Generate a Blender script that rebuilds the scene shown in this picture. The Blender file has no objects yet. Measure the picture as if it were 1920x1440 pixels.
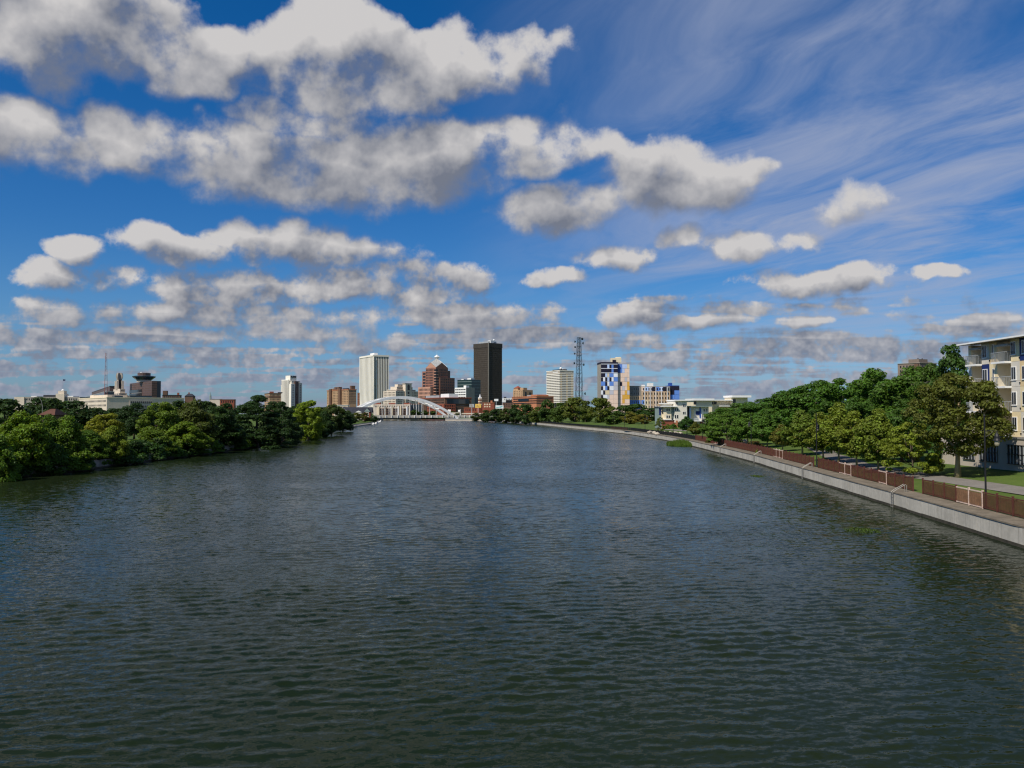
import bpy, bmesh, math, random
import numpy as np
from mathutils import Vector, Matrix

# ------------------------------------------------------------------ camera
F_PX = 1555.0            # focal length in pixels of the 1920 wide photograph
CAM_H = 9.0              # camera above the water
PITCH = math.atan(52.0 / F_PX)
scene = bpy.context.scene
COL = scene.collection
cam_data = bpy.data.cameras.new("camera")
cam_data.sensor_width = 36.0
cam_data.lens = 36.0 * F_PX / 1920.0
cam_data.clip_start = 0.1
cam_data.clip_end = 30000.0
cam = bpy.data.objects.new("camera", cam_data)
cam.location = (0, 0, CAM_H)
cam.rotation_euler = (math.radians(90) + PITCH, 0, 0)
COL.objects.link(cam)
scene.camera = cam

def ray(px, py):
    u = (px - 960) / F_PX; v = (720 - py) / F_PX
    return (u, math.cos(PITCH) - v * math.sin(PITCH), math.sin(PITCH) + v * math.cos(PITCH))
def at(px, py, Y):
    d = ray(px, py); s = Y / d[1]
    return Vector((d[0] * s, Y, CAM_H + d[2] * s))
def xat(px, Y, py=772):  return at(px, py, Y).x
def zat(py, Y):          return at(960, py, Y).z
def on_ground(px, py, z=0.0):
    d = ray(px, py); s = (z - CAM_H) / d[2]
    return Vector((d[0] * s, d[1] * s, z))

# ------------------------------------------------------------------ light and sky
SUN_EL = math.radians(47)
SUN_H = Vector((-0.70, -0.714, 0)).normalized()          # towards the sun, horizontally
sun_dir = Vector((SUN_H.x * math.cos(SUN_EL), SUN_H.y * math.cos(SUN_EL), math.sin(SUN_EL)))
sun_data = bpy.data.lights.new("sun", 'SUN')
sun_data.energy = 4.9
sun_data.angle = math.radians(0.53)
sun_data.color = (1.0, 0.92, 0.80)
sun = bpy.data.objects.new("sun", sun_data)
sun.rotation_euler = sun_dir.to_track_quat('Z', 'Y').to_euler()
sun.location = (-60, -40, 80)
COL.objects.link(sun)
vs = scene.view_settings
vs.view_transform = 'Standard'; vs.look = 'None'; vs.exposure = 0.0; vs.gamma = 1.0; vs.use_curve_mapping = False

class NT:
    """small helper to write node graphs"""
    def __init__(self, tree): self.t = tree; self.n = tree.nodes; self.l = tree.links
    def node(self, kind, ins=None, **props):
        nd = self.n.new(kind)
        for k, v in props.items(): setattr(nd, k, v)
        for k, v in (ins or {}).items(): self.put(nd.inputs[k], v)
        return nd
    def put(self, sock, v):
        if isinstance(v, bpy.types.NodeSocket): self.l.new(v, sock)
        else: sock.default_value = v
    def m(self, op, a, b=0.0, c=0.0, clamp=False):
        nd = self.n.new('ShaderNodeMath'); nd.operation = op; nd.use_clamp = clamp
        for i, v in enumerate((a, b, c)): self.put(nd.inputs[i], v)
        return nd.outputs[0]
    def vm(self, op, a, b=(0, 0, 0), scale=None):
        nd = self.n.new('ShaderNodeVectorMath'); nd.operation = op
        self.put(nd.inputs[0], a); self.put(nd.inputs[1], b)
        if scale is not None: self.put(nd.inputs['Scale'], scale)
        return nd.outputs['Value'] if op in ('LENGTH', 'DOT_PRODUCT', 'DISTANCE') else nd.outputs[0]
    def ramp(self, x, a, b, c=0.0, d=1.0, smooth=True):
        nd = self.n.new('ShaderNodeMapRange'); nd.clamp = True
        nd.interpolation_type = 'SMOOTHSTEP' if smooth else 'LINEAR'
        for i, v in enumerate((x, a, b, c, d)): self.put(nd.inputs[i], v)
        return nd.outputs[0]
    def mix(self, f, a, b, blend='MIX'):
        nd = self.n.new('ShaderNodeMix'); nd.data_type = 'RGBA'; nd.blend_type = blend
        self.put(nd.inputs[0], f); self.put(nd.inputs[6], a); self.put(nd.inputs[7], b)
        return nd.outputs[2]
    def noise(self, vec, scale, detail=2.0, rough=0.5, dist=0.0, out='Fac', dims='3D'):
        nd = self.n.new('ShaderNodeTexNoise'); nd.noise_dimensions = dims
        self.put(nd.inputs['Vector'], vec)
        for k, v in (('Scale', scale), ('Detail', detail), ('Roughness', rough), ('Distortion', dist)): self.put(nd.inputs[k], v)
        return nd.outputs[out]
    def xyz(self, x, y, z):
        nd = self.n.new('ShaderNodeCombineXYZ')
        for i, v in enumerate((x, y, z)): self.put(nd.inputs[i], v)
        return nd.outputs[0]
    def sep(self, v):
        nd = self.n.new('ShaderNodeSeparateXYZ'); self.put(nd.inputs[0], v)
        return nd.outputs

def rgba(c): return (c[0], c[1], c[2], 1.0)

SKY_STRENGTH = 0.1
def build_world():
    w = bpy.data.worlds.new("World"); scene.world = w; w.use_nodes = True
    t = NT(w.node_tree); t.n.clear()
    out = t.node('ShaderNodeOutputWorld'); bg = t.node('ShaderNodeBackground', {'Strength': SKY_STRENGTH})
    t.l.new(bg.outputs[0], out.inputs[0])
    sky = t.node('ShaderNodeTexSky', sky_type='NISHITA', sun_disc=False, sun_elevation=SUN_EL,
                 sun_rotation=math.atan2(sun_dir.x, sun_dir.y), altitude=150, air_density=1.0, dust_density=0.6, ozone_density=2.0)
    d = t.node('ShaderNodeTexCoord').outputs['Generated']
    x, y, z0 = t.sep(d)
    z = t.m('MAXIMUM', z0, 0.012)
    inv = t.m('DIVIDE', 1.0, z)
    # deep polarised blue overhead, paler and slightly greener down at the horizon
    hs = t.node('ShaderNodeHueSaturation', {'Saturation': t.ramp(z0, 0.02, 0.22, .95, SKY_SAT), 'Value': 1.0, 'Color': sky.outputs[0]}).outputs[0]
    tint = t.mix(t.ramp(z0, 0.0, 0.42, smooth=False), rgba(SKY_LOW), rgba(SKY_HIGH))
    blue = t.mix(1.0, hs, tint, 'MULTIPLY')
    flat = t.xyz(t.m('MULTIPLY', x, inv), t.m('MULTIPLY', y, inv), 0.0)      # plan of a level cloud layer at unit height
    # ---------------- cumulus. Each large cloud has its bearing and elevation; billows come from noise on the sky sphere
    dsun = t.vm('DOT_PRODUCT', d, tuple(sun_dir))
    tang = t.vm('SUBTRACT', tuple(sun_dir), t.vm('SCALE', d, scale=dsun))   # along the sky towards the sun
    step = t.m('ADD', t.m('MULTIPLY', z, 0.13), 0.004)
    d2 = t.vm('ADD', d, t.vm('SCALE', tang, scale=step))
    low = t.ramp(z0, 0.12, 0.30); mid = t.ramp(z0, 0.04, 0.13)
    zf = t.m('DIVIDE', 1.0, t.m('ADD', z, 0.055))
    fieldn = t.noise(t.xyz(t.m('MULTIPLY', t.m('MULTIPLY', x, zf), 0.62), t.m('MULTIPLY', y, zf), 3.7), 0.95, 3.0, 0.55)
    field = t.m('MULTIPLY', t.m('SUBTRACT', fieldn, FIELD_THR), 5.0)
    inframe = t.m('MULTIPLY', t.ramp(z0, 0.07, 0.17), 1.45)
    field = t.m('SUBTRACT', field, inframe)
    warp = t.vm('SCALE', t.vm('SUBTRACT', t.noise(d, 14.0, 2.0, 0.5, out='Color'), (0.5, 0.5, 0.5)), scale=t.m('MULTIPLY', z, 0.25))
    def density(v, detail):
        vx, vy, vz = t.sep(t.vm('ADD', v, warp))
        hyp = t.m('MAXIMUM', t.vm('LENGTH', t.xyz(vx, vy, 0.0)), 0.001)
        qx, qy = t.m('ARCTAN2', vx, vy), t.m('ARCTAN2', vz, hyp)
        cov = field
        for (px, py, hw, hh, gain) in CLOUDS:
            c, l, e, up, dn = ray(px, py), ray(px - hw, py), ray(px + hw, py), ray(px, py - hh), ray(px, py + hh)
            el = lambda r_: math.atan2(r_[2], math.hypot(r_[0], r_[1]))
            q = t.xyz(qx, qy, cov)      # third component only orders the evaluation, it is scaled away
            ix = 2.0 / (math.atan2(e[0], e[1]) - math.atan2(l[0], l[1])); iy = 2.0 / (el(up) - el(dn))
            mp = t.n.new('ShaderNodeVectorMath'); mp.operation = 'MULTIPLY_ADD'; t.l.new(q, mp.inputs[0])
            mp.inputs[1].default_value = (ix, iy, 1e-7); mp.inputs[2].default_value = (-math.atan2(c[0], c[1]) * ix, -el(c) * iy, 0)
            cov = t.m('MAXIMUM', cov, t.m('MULTIPLY_ADD', t.vm('DOT_PRODUCT', mp.outputs[0], mp.outputs[0]), -.78 * gain, .78 * gain))
        na = t.noise(v, 10.0, detail, 0.60)
        nb = t.noise(v, 25.0, detail - 1, 0.60)
        nc = t.noise(v, 62.0, detail - 2, 0.60)
        nb = t.m('MULTIPLY_ADD', t.m('SUBTRACT', nb, nc), mid, nc)
        n = t.m('MULTIPLY_ADD', t.m('SUBTRACT', na, nb), low, nb)
        return t.m('ADD', t.m('MINIMUM', cov, 0.62), t.m('MULTIPLY', t.m('SUBTRACT', n, 0.5), BILLOW))
    den = density(d, 6.0)
    den2 = density(d2, 4.0)
    lit = t.m('MULTIPLY_ADD', t.m('SUBTRACT', den, den2), 0.90, 0.33)
    soft = t.noise(d, 17.0, 4.0, 0.6)
    lit = t.m('MULTIPLY_ADD', t.m('SUBTRACT', soft, 0.5), 1.5, lit)
    lit = t.m('SUBTRACT', lit, t.m('MULTIPLY', t.ramp(den, 0.2, 1.2), 0.20), clamp=True)
    alpha = t.ramp(den, -0.04, t.m('MULTIPLY_ADD', lit, -0.40, 0.80))        # sunlit edges crisp, shaded edges ragged
    ccol = t.mix(lit, rgba(CLOUD_DARK), rgba(CLOUD_LIT))
    # ---------------- high cirrus in long streaks drifting away to the upper right
    ang = math.radians(CIRRUS_AZ)
    cu = t.vm('DOT_PRODUCT', flat, (math.sin(ang), math.cos(ang), 0)); cv = t.vm('DOT_PRODUCT', flat, (math.cos(ang), -math.sin(ang), 0))
    cw = t.vm('SCALE', t.vm('SUBTRACT', t.noise(flat, 0.7, 2.0, 0.5, out='Color'), (.5, .5, .5)), scale=0.9)
    cx_, cy_, _ = t.sep(cw)
    cn = t.noise(t.xyz(t.m('MULTIPLY_ADD', cu, 0.34, cx_), t.m('ADD', cv, cy_), 0.0), 1.05, 7.0, 0.62, 0.5)
    cl = t.noise(flat, 0.35, 1.0, 0.5)
    azr = t.m('DIVIDE', x, t.m('MAXIMUM', t.vm('LENGTH', t.xyz(x, y, 0.0)), 0.01))
    cmask = t.m('MULTIPLY', t.ramp(azr, -0.12, 0.36), t.ramp(z0, 0.05, 0.20, .40, 1.0))
    ca = t.m('MULTIPLY', t.ramp(t.m('ADD', cn, t.m('MULTIPLY', t.m('SUBTRACT', cl, 0.5), 0.5)), 0.30, 0.70), t.m('MULTIPLY', cmask, 0.9))
    base = t.mix(ca, blue, rgba(CIRRUS))
    # distance haze pales the lowest clouds
    ccol = t.mix(t.ramp(z0, 0.0, 0.13, 0.70, 0.0), ccol, rgba(HAZE_COL))
    full = t.mix(alpha, base, ccol)
    t.l.new(full, bg.inputs[0])
    w.cycles.sampling_method = 'MANUAL'; w.cycles.sample_map_resolution = 512
BILLOW = 2.5
SKY_SAT = 1.25
SKY_LOW = (0.40, 0.60, 0.93); SKY_HIGH = (0.10, 0.58, 0.90)
CLOUD_DARK = (1.75, 1.95, 2.5); CLOUD_LIT = (6.0, 5.85, 5.85)
CIRRUS = (3.5, 4.0, 5.4); HAZE_COL = (2.5, 3.05, 4.2)
CIRRUS_AZ = -18; FIELD_THR = 0.405
CLOUDS = [  # photograph position of each large cloud's middle, half extents, strength
    (120, 45, 300, 150, 1.15), (370, 105, 160, 100, 1.1), (650, 130, 190, 130, 1.2), (860, 115, 190, 80, 1.1), (40, 255, 190, 95, 1.05),
    (300, 275, 200, 75, 1.1), (540, 320, 240, 95, 1.15), (760, 320, 240, 95, 1.15), (980, 285, 240, 70, 1.1), (590, 235, 180, 60, .8),
    (1060, 390, 160, 60, 1.0), (1260, 340, 160, 90, 1.1), (1400, 335, 60, 30, .7),
    (310, 465, 125, 45, 1.0), (435, 440, 65, 28, .9), (600, 465, 200, 48, 1.0), (130, 470, 60, 26, .7),
    (95, 520, 70, 34, .9), (225, 525, 75, 30, .9), (440, 545, 220, 46, 1.1), (740, 530, 210, 52, 1.1), (460, 590, 330, 34, 1.0),
    (100, 585, 100, 34, 1.0), (330, 630, 170, 24, .9), (880, 590, 170, 34, 1.0), (1060, 522, 65, 22, .9), (1160, 490, 85, 32, .9), (1270, 460, 45, 22, .8),
    (1390, 467, 80, 38, 1.0), (1505, 455, 50, 26, .7), (1530, 530, 170, 34, 1.0), (1590, 385, 85, 40, .6), (1770, 515, 55, 16, .8),
    (1190, 590, 90, 30, 1.0), (1290, 605, 120, 22, .9), (1510, 605, 70, 16, .9), (1520, 640, 120, 20, 1.0), (1850, 610, 120, 22, .9), (690, 645, 140, 26, .9),
    (560, 620, 200, 30, .9), (110, 655, 110, 18, .8), (1120, 640, 160, 22, .9),
]
build_world()
scene.cycles.filter_width = 1.25

# ------------------------------------------------------------------ helpers
class MB:
    """collects polygons, builds ONE mesh object"""
    def __init__(self): self.v = []; self.f = []
    def poly(self, pts):
        i = len(self.v); self.v += [tuple(p) for p in pts]; self.f.append(tuple(range(i, i + len(pts)))); return self
    def box(self, x0, x1, y0, y1, z0, z1):
        x0, x1 = min(x0, x1), max(x0, x1); y0, y1 = min(y0, y1), max(y0, y1); z0, z1 = min(z0, z1), max(z0, z1)
        i = len(self.v)
        self.v += [(x0, y0, z0), (x1, y0, z0), (x1, y1, z0), (x0, y1, z0), (x0, y0, z1), (x1, y0, z1), (x1, y1, z1), (x0, y1, z1)]
        for q in ((0, 3, 2, 1), (4, 5, 6, 7), (0, 1, 5, 4), (1, 2, 6, 5), (2, 3, 7, 6), (3, 0, 4, 7)):
            self.f.append(tuple(i + k for k in q))
        return self
    def prism(self, pts, z0, z1):
        n = len(pts); i = len(self.v)
        self.v += [(p[0], p[1], z0) for p in pts] + [(p[0], p[1], z1) for p in pts]
        self.f.append(tuple(i + k for k in reversed(range(n)))); self.f.append(tuple(i + n + k for k in range(n)))
        for k in range(n): self.f.append((i + k, i + (k + 1) % n, i + n + (k + 1) % n, i + n + k))
        return self
    def loft(self, rings, cap=True):
        n = len(rings[0]); i = len(self.v)
        for r in rings: self.v += [tuple(p) for p in r]
        for j in range(len(rings) - 1):
            for k in range(n):
                a, b = i + j * n, i + (j + 1) * n
                self.f.append((a + k, a + (k + 1) % n, b + (k + 1) % n, b + k))
        if cap:
            self.f.append(tuple(i + k for k in reversed(range(n))))
            e = i + (len(rings) - 1) * n; self.f.append(tuple(e + k for k in range(n)))
        return self
    def tube(self, pts, rad, n=6):
        pts = [Vector(p) for p in pts]; rings = []
        for j, p in enumerate(pts):
            d = (pts[min(j + 1, len(pts) - 1)] - pts[max(j - 1, 0)]).normalized()
            a = d.cross(Vector((0, 0, 1)) if abs(d.z) < .95 else Vector((0, 1, 0))).normalized(); b = d.cross(a)
            r = rad[j] if hasattr(rad, '__len__') else rad
            rings.append([p + (a * math.cos(2 * math.pi * k / n) + b * math.sin(2 * math.pi * k / n)) * r for k in range(n)])
        return self.loft(rings)
    def lathe(self, prof, n=12, cx=0, cy=0):
        return self.loft([[(cx + r * math.cos(2 * math.pi * k / n), cy + r * math.sin(2 * math.pi * k / n), z) for k in range(n)] for r, z in prof])
    def mesh(self, name, mat, smooth=False):
        me = bpy.data.meshes.new(name); me.from_pydata(self.v, [], self.f); me.update()
        me.materials.append(M[mat])
        if smooth: me.polygons.foreach_set('use_smooth', [True] * len(me.polygons))
        return me
    def build(self, name, mat, parent=None, smooth=False, loc=None):
        return link(name, self.mesh(name, mat, smooth), parent, loc)
def link(name, me, parent=None, loc=None, rotz=0.0):
    o = bpy.data.objects.new(name, me); COL.objects.link(o)
    if parent is not None: o.parent = parent
    if loc is not None: o.location = loc
    if rotz: o.rotation_euler = (0, 0, rotz)
    return o
def tag(o, label=None, cat=None, group=None, kind=None):
    for k, v in (('label', label), ('category', cat), ('group', group), ('kind', kind)):
        if v: o[k] = v
    return o
def thing(name, label, cat, loc=(0, 0, 0), rotz=0.0, group=None):
    return tag(link(name, None, None, loc, rotz), label, cat, group)
def copy_tree(o, parent=None):
    c = o.copy(); COL.objects.link(c); c.parent = parent
    for ch in list(o.children): copy_tree(ch, c)
    return c

# ------------------------------------------------------------------ materials
M = {}
def surf(name, col, rough=0.75, var=0.18, scale=0.6, bump=0.0, bscale=8.0, spec=0.3, metal=0.0, streak=0.0):
    """plain weathered surface: base colour with two scales of tonal wear, optional vertical run-off streaks, optional relief"""
    m = bpy.data.materials.new(name); m.use_nodes = True; t = NT(m.node_tree)
    b = t.n['Principled BSDF']; b.inputs['Roughness'].default_value = rough
    b.inputs['Specular IOR Level'].default_value = spec; b.inputs['Metallic'].default_value = metal
    co = t.node('ShaderNodeTexCoord').outputs['Object']
    n = t.m('ADD', t.m('MULTIPLY', t.noise(co, scale, 3, .6), .65), t.m('MULTIPLY', t.noise(co, scale * 9, 3, .6), .35))
    lo, hi = [c * (1 - var) for c in col], [min(1, c * (1 + var)) for c in col]
    c = t.mix(t.ramp(n, .3, .7), rgba(lo), rgba(hi))
    if streak:
        x, y, z = t.sep(co)
        sn = t.noise(t.xyz(t.m('MULTIPLY', x, 3.0), t.m('MULTIPLY', y, 3.0), t.m('MULTIPLY', z, .12)), 1.0, 4, .65)
        c = t.mix(t.m('MULTIPLY', t.ramp(sn, .5, .78), streak), c, rgba([k * .38 for k in col]))
    t.put(b.inputs['Base Color'], c)
    if bump:
        bn = t.node('ShaderNodeBump', {'Strength': bump, 'Distance': 0.05, 'Height': t.noise(co, bscale, 4, .6)})
        t.l.new(bn.outputs[0], b.inputs['Normal'])
    M[name] = m
def glass(name, col, rough=0.12):
    m = bpy.data.materials.new(name); m.use_nodes = True; t = NT(m.node_tree)
    b = t.n['Principled BSDF']; b.inputs['Roughness'].default_value = rough; b.inputs['Specular IOR Level'].default_value = .55
    rnd = t.node('ShaderNodeObjectInfo').outputs['Random']
    t.put(b.inputs['Base Color'], t.mix(rnd, rgba([c * .55 for c in col]), rgba([c * 1.6 for c in col])))
    M[name] = m
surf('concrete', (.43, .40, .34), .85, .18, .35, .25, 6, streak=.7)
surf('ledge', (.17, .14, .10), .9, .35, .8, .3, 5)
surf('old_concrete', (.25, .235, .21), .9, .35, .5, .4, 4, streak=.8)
surf('asphalt', (.19, .172, .150), .92, .14, .5, .15, 30)
surf('bark', (.10, .078, .055), .95, .3, 2.0, .6, 14)
surf('pale_bark', (.27, .21, .11), .9, .25, 2.0, .5, 14)
surf('brown_fabric', (.20, .075, .055), .85, .28, .9)
surf('rust_red', (.10, .032, .022), .75, .35, 3.0)
surf('peeling_white', (.62, .47, .38), .7, .35, 4.0)
surf('bare_board', (.30, .19, .095), .85, .3, 3.0)
surf('black_metal', (.010, .010, .011), .5, .3, 2.0, spec=.4)
surf('steel', (.26, .245, .215), .5, .2, 2.0, metal=.3)
surf('white_steel', (.78, .78, .76), .5, .08, .2)
surf('deck_white', (.60, .55, .45), .7, .15, .2, streak=.3)
surf('cream', (.72, .62, .44), .8, .08, .3)
surf('tan_panel', (.66, .50, .28), .8, .08, .4)
surf('yellow_cream', (.72, .60, .37), .8, .07, .4)
surf('grey_cream', (.60, .56, .48), .8, .07, .4)
surf('navy', (.011, .028, .13), .6, .12, .5)
surf('white_paint', (.78, .77, .74), .55, .06, .5)
surf('stucco', (.45, .395, .33), .85, .08, .4, .1, 12)
surf('soffit', (.45, .38, .27), .8, .08, .4)
surf('limestone', (.62, .53, .42), .85, .12, .08, streak=.25)
surf('grey_stone', (.30, .275, .235), .85, .15, .08, streak=.2)
surf('brick_red', (.26, .075, .045), .85, .22, .3)
surf('brick_orange', (.40, .165, .085), .85, .18, .2)
surf('brick_tan', (.42, .27, .155), .85, .2, .15)
surf('brick_dark', (.13, .075, .05), .85, .2, .15)
surf('brown_granite', (.27, .125, .085), .6, .15, .1)
surf('pink_granite', (.46, .25, .175), .65, .12, .1)
surf('tower_white', (.80, .75, .65), .7, .06, .05)
surf('dark_aggregate', (.052, .043, .035), .7, .22, .05, streak=.2)
surf('dark_rib', (.075, .062, .05), .7, .2, .2)
surf('corner_strip', (.20, .18, .15), .7, .1, .2)
surf('bronze', (.105, .062, .050), .45, .15, .05, spec=.5)
surf('roof_glass', (.33, .33, .31), .35, .2, .3, spec=.5)
surf('roof_slate', (.028, .030, .040), .8, .25, .5)
surf('roof_brown', (.12, .055, .035), .9, .25, .6)
surf('gravel_roof', (.22, .21, .20), .95, .2, .2)
surf('grey_metal', (.33, .35, .36), .5, .1, .2)
surf('mast_blue', (.030, .048, .060), .6, .2, .3)
surf('mast_red', (.28, .075, .055), .7, .2, .1)
surf('boulder', (.42, .36, .28), .9, .2, 1.2, .5, 4)
surf('dish', (.5, .5, .5), .5, .1, 1)
surf('billboard_yellow', (.75, .48, .10), .6, .25, .35)
surf('billboard_white', (.75, .76, .75), .6, .06, .5)
surf('billboard_teal', (.05, .42, .42), .6, .12, .5)
surf('flag', (.03, .04, .09), .8, .3, 1)
surf('siding', (.70, .65, .55), .8, .1, .4)
surf('teal_grey', (.21, .27, .26), .7, .1, .4)
surf('gold_panel', (.55, .33, .10), .6, .12, .1)
surf('water_stain', (.045, .040, .028), .8, .4, 1.5, .3, 6)
for k, c in (('D', (.014, .012, .030)), ('B', (.12, .25, .66)), ('L', (.48, .60, .88)), ('W', (.78, .80, .86)), ('P', (.80, .60, .49)),
             ('G', (.52, .51, .57)), ('O', (.72, .40, .07)), ('C', (.70, .58, .40)), ('N', (.03, .085, .34)), ('T', (.58, .41, .27)), ('S', (.22, .22, .23))):
    surf('panel_' + k, c, .6, .07, .3)
glass('glass', (.016, .018, .022)); glass('glass_blue', (.02, .035, .05), .08); glass('glass_green', (.012, .035, .035), .08)
glass('lamp_glass', (.20, .18, .12), .3)
surf('dull_brick', (.20, .155, .125), .85, .15, .2)

def leaf_material():
    m = bpy.data.materials.new('leaf'); m.use_nodes = True; t = NT(m.node_tree); t.n.clear()
    out = t.node('ShaderNodeOutputMaterial')
    inf = t.node('ShaderNodeObjectInfo'); geo = t.node('ShaderNodeNewGeometry')
    isl = geo.outputs['Random Per Island']
    co = t.node('ShaderNodeTexCoord').outputs['Object']
    patch = t.noise(co, .55, 2, .5)
    val = t.m('ADD', .55, t.m('MULTIPLY', isl, .8)); val = t.m('MULTIPLY', val, t.m('ADD', .62, t.m('MULTIPLY', patch, .8)))
    c = t.node('ShaderNodeHueSaturation', {'Hue': t.m('ADD', .478, t.m('MULTIPLY', t.m('ADD', isl, patch), .022)), 'Saturation': 1.0, 'Value': val, 'Color': inf.outputs['Color']}).outputs[0]
    pb = t.node('ShaderNodeBsdfPrincipled', {'Base Color': c, 'Roughness': .55, 'Specular IOR Level': .25})
    tr = t.node('ShaderNodeBsdfTranslucent', {'Color': t.mix(1.0, c, rgba((1.25, 1.15, .55)), 'MULTIPLY')})
    mx = t.node('ShaderNodeMixShader', {0: .38}); t.l.new(pb.outputs[0], mx.inputs[1]); t.l.new(tr.outputs[0], mx.inputs[2])
    t.l.new(mx.outputs[0], out.inputs[0]); M['leaf'] = m
leaf_material()
def grass_material():
    m = bpy.data.materials.new('lawn'); m.use_nodes = True; t = NT(m.node_tree); b = t.n['Principled BSDF']
    co = t.node('ShaderNodeTexCoord').outputs['Object']
    a = t.noise(co, .16, 4, .6); f = t.noise(co, 6.0, 4, .7); g = t.noise(co, .9, 3, .6)
    c = t.mix(t.ramp(a, .3, .7), rgba((.060, .100, .018)), rgba((.100, .145, .028)))
    c = t.mix(t.m('MULTIPLY', t.ramp(g, .5, .8), .5), c, rgba((.15, .145, .055)))
    c = t.mix(t.m('MULTIPLY', t.ramp(f, .35, .75), .45), c, rgba((.035, .075, .012)))
    t.put(b.inputs['Base Color'], c); b.inputs['Roughness'].default_value = .9; b.inputs['Specular IOR Level'].default_value = .15
    bn = t.node('ShaderNodeBump', {'Strength': .6, 'Distance': .08, 'Height': f}); t.l.new(bn.outputs[0], b.inputs['Normal'])
    M['lawn'] = m
grass_material()
def water_material():
    m = bpy.data.materials.new('river_water'); m.use_nodes = True; t = NT(m.node_tree); b = t.n['Principled BSDF']
    geo = t.node('ShaderNodeNewGeometry'); pos = geo.outputs['Position']; x, y, z = t.sep(pos)
    ca, sa = math.cos(WIND), math.sin(WIND)                     # crest direction turned a little off the bank
    u = t.m('ADD', t.m('MULTIPLY', x, ca), t.m('MULTIPLY', y, sa)); v = t.m('SUBTRACT', t.m('MULTIPLY', y, ca), t.m('MULTIPLY', x, sa))
    p = t.xyz(t.m('MULTIPLY', u, .55), v, 0.0)
    n1 = t.noise(p, 1.9, 3, .6, .4, out='Color')                # chop
    n2 = t.noise(p, 6.5, 3, .6, .3, out='Color')                # ripples
    far = t.ramp(y, 22.0, 110.0)
    gust = t.m('MULTIPLY', t.ramp(t.noise(t.xyz(t.m('MULTIPLY', x, .6), y, 0.0), .045, 4, .6, .5), .30, .70, .55, 1.35), t.ramp(t.noise(pos, .33, 3, .6), .3, .7, .75, 1.2))
    def slope(nn, s): return t.vm('SCALE', t.vm('SUBTRACT', nn, (.5, .5, .5)), scale=s)
    s = t.vm('ADD', slope(n1, t.m('MULTIPLY', gust, t.m('ADD', .10, t.m('MULTIPLY', far, CHOP_FAR)))), slope(n2, t.m('MULTIPLY', gust, RIPPLE)))
    sx, sy, sz = t.sep(s)
    # wind waves show their steep faces up-river; the flat backs are hidden at a distance
    sy = t.m('MULTIPLY_ADD', t.m('SUBTRACT', t.m('MULTIPLY', t.m('ABSOLUTE', sy), -1.0), sy), t.ramp(y, 25.0, 130.0, 0.0, .92), sy)
    nv = t.vm('NORMALIZE', t.vm('ADD', geo.outputs['Normal'], t.xyz(t.m('MULTIPLY', sx, .85), sy, 0.0)))
    t.put(b.inputs['Normal'], nv)
    body = t.mix(t.ramp(t.noise(pos, .03, 3, .5), .35, .65), rgba((.0085, .0155, .0065)), rgba((.013, .020, .0075)))
    t.put(b.inputs['Base Color'], body)
    b.inputs['Roughness'].default_value = .07; b.inputs['IOR'].default_value = 1.33; b.inputs['Specular IOR Level'].default_value = .085
    M['river_water'] = m
WIND = math.radians(10); CHOP_FAR = 1.0; RIPPLE = .50
water_material()
def screen_material():
    """sun-bleached debris netting tied to the railing: fine open weave"""
    m = bpy.data.materials.new('netting'); m.use_nodes = True; t = NT(m.node_tree); b = t.n['Principled BSDF']; out = t.n['Material Output']
    co = t.node('ShaderNodeTexCoord').outputs['Object']
    rnd = t.node('ShaderNodeObjectInfo').outputs['Random']
    n = t.noise(co, 1.3, 4, .6)
    c = t.mix(t.ramp(n, .3, .7), rgba((.085, .040, .026)), rgba((.15, .068, .044)))
    c = t.mix(t.m('MULTIPLY', rnd, .45), c, rgba((.065, .046, .022)))
    t.put(b.inputs['Base Color'], c); b.inputs['Roughness'].default_value = .85; b.inputs['Specular IOR Level'].default_value = .2
    tr = t.node('ShaderNodeBsdfTransparent'); mx = t.node('ShaderNodeMixShader', {0: .50})
    t.l.new(b.outputs[0], mx.inputs[1]); t.l.new(tr.outputs[0], mx.inputs[2]); t.l.new(mx.outputs[0], out.inputs[0])
    M['netting'] = m
screen_material()

# ------------------------------------------------------------------ shores, ground, water
RIGHT = [(-60, 30.5), (0, 31.5), (30, 32.6), (54.5, 33.6), (78.8, 36.0), (112, 39.2), (146, 42.6), (177, 44.6), (225, 47.2), (259, 48.0), (333, 46.0), (359, 43), (430, 33.5), (560, 18.7), (676, 4), (780, -15), (875, -36), (1000, -95), (1300, -260), (1500, -380)]
LEFT = [(-60, -72), (60, -71), (112, -68.5), (123, -66), (154, -66), (163, -65.5), (200, -65), (250, -67.6), (341, -77), (473, -93), (608, -103), (777, -125), (900, -150), (1000, -190), (1300, -340), (1500, -384)]
def XR(y): return float(np.interp(y, [p[0] for p in RIGHT], [p[1] for p in RIGHT]))
def XL(y): return float(np.interp(y, [p[0] for p in LEFT], [p[1] for p in LEFT]))
WALL_T = 1.45
RZ = ([0, 2.0, 6, 12, 20, 35, 60, 120, 400], [WALL_T, WALL_T + .03, 1.75, 2.2, 2.8, 3.5, 4.1, 5, 6])
LZ = ([0, 3, 10, 40, 120, 400], [1.35, 1.7, 2.6, 3.6, 5, 6])
def gz(x, y):
    if x > XR(y): return float(np.interp(x - XR(y), *RZ))
    if x < XL(y): return float(np.interp(XL(y) - x, *LZ))
    return 0.0
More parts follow.
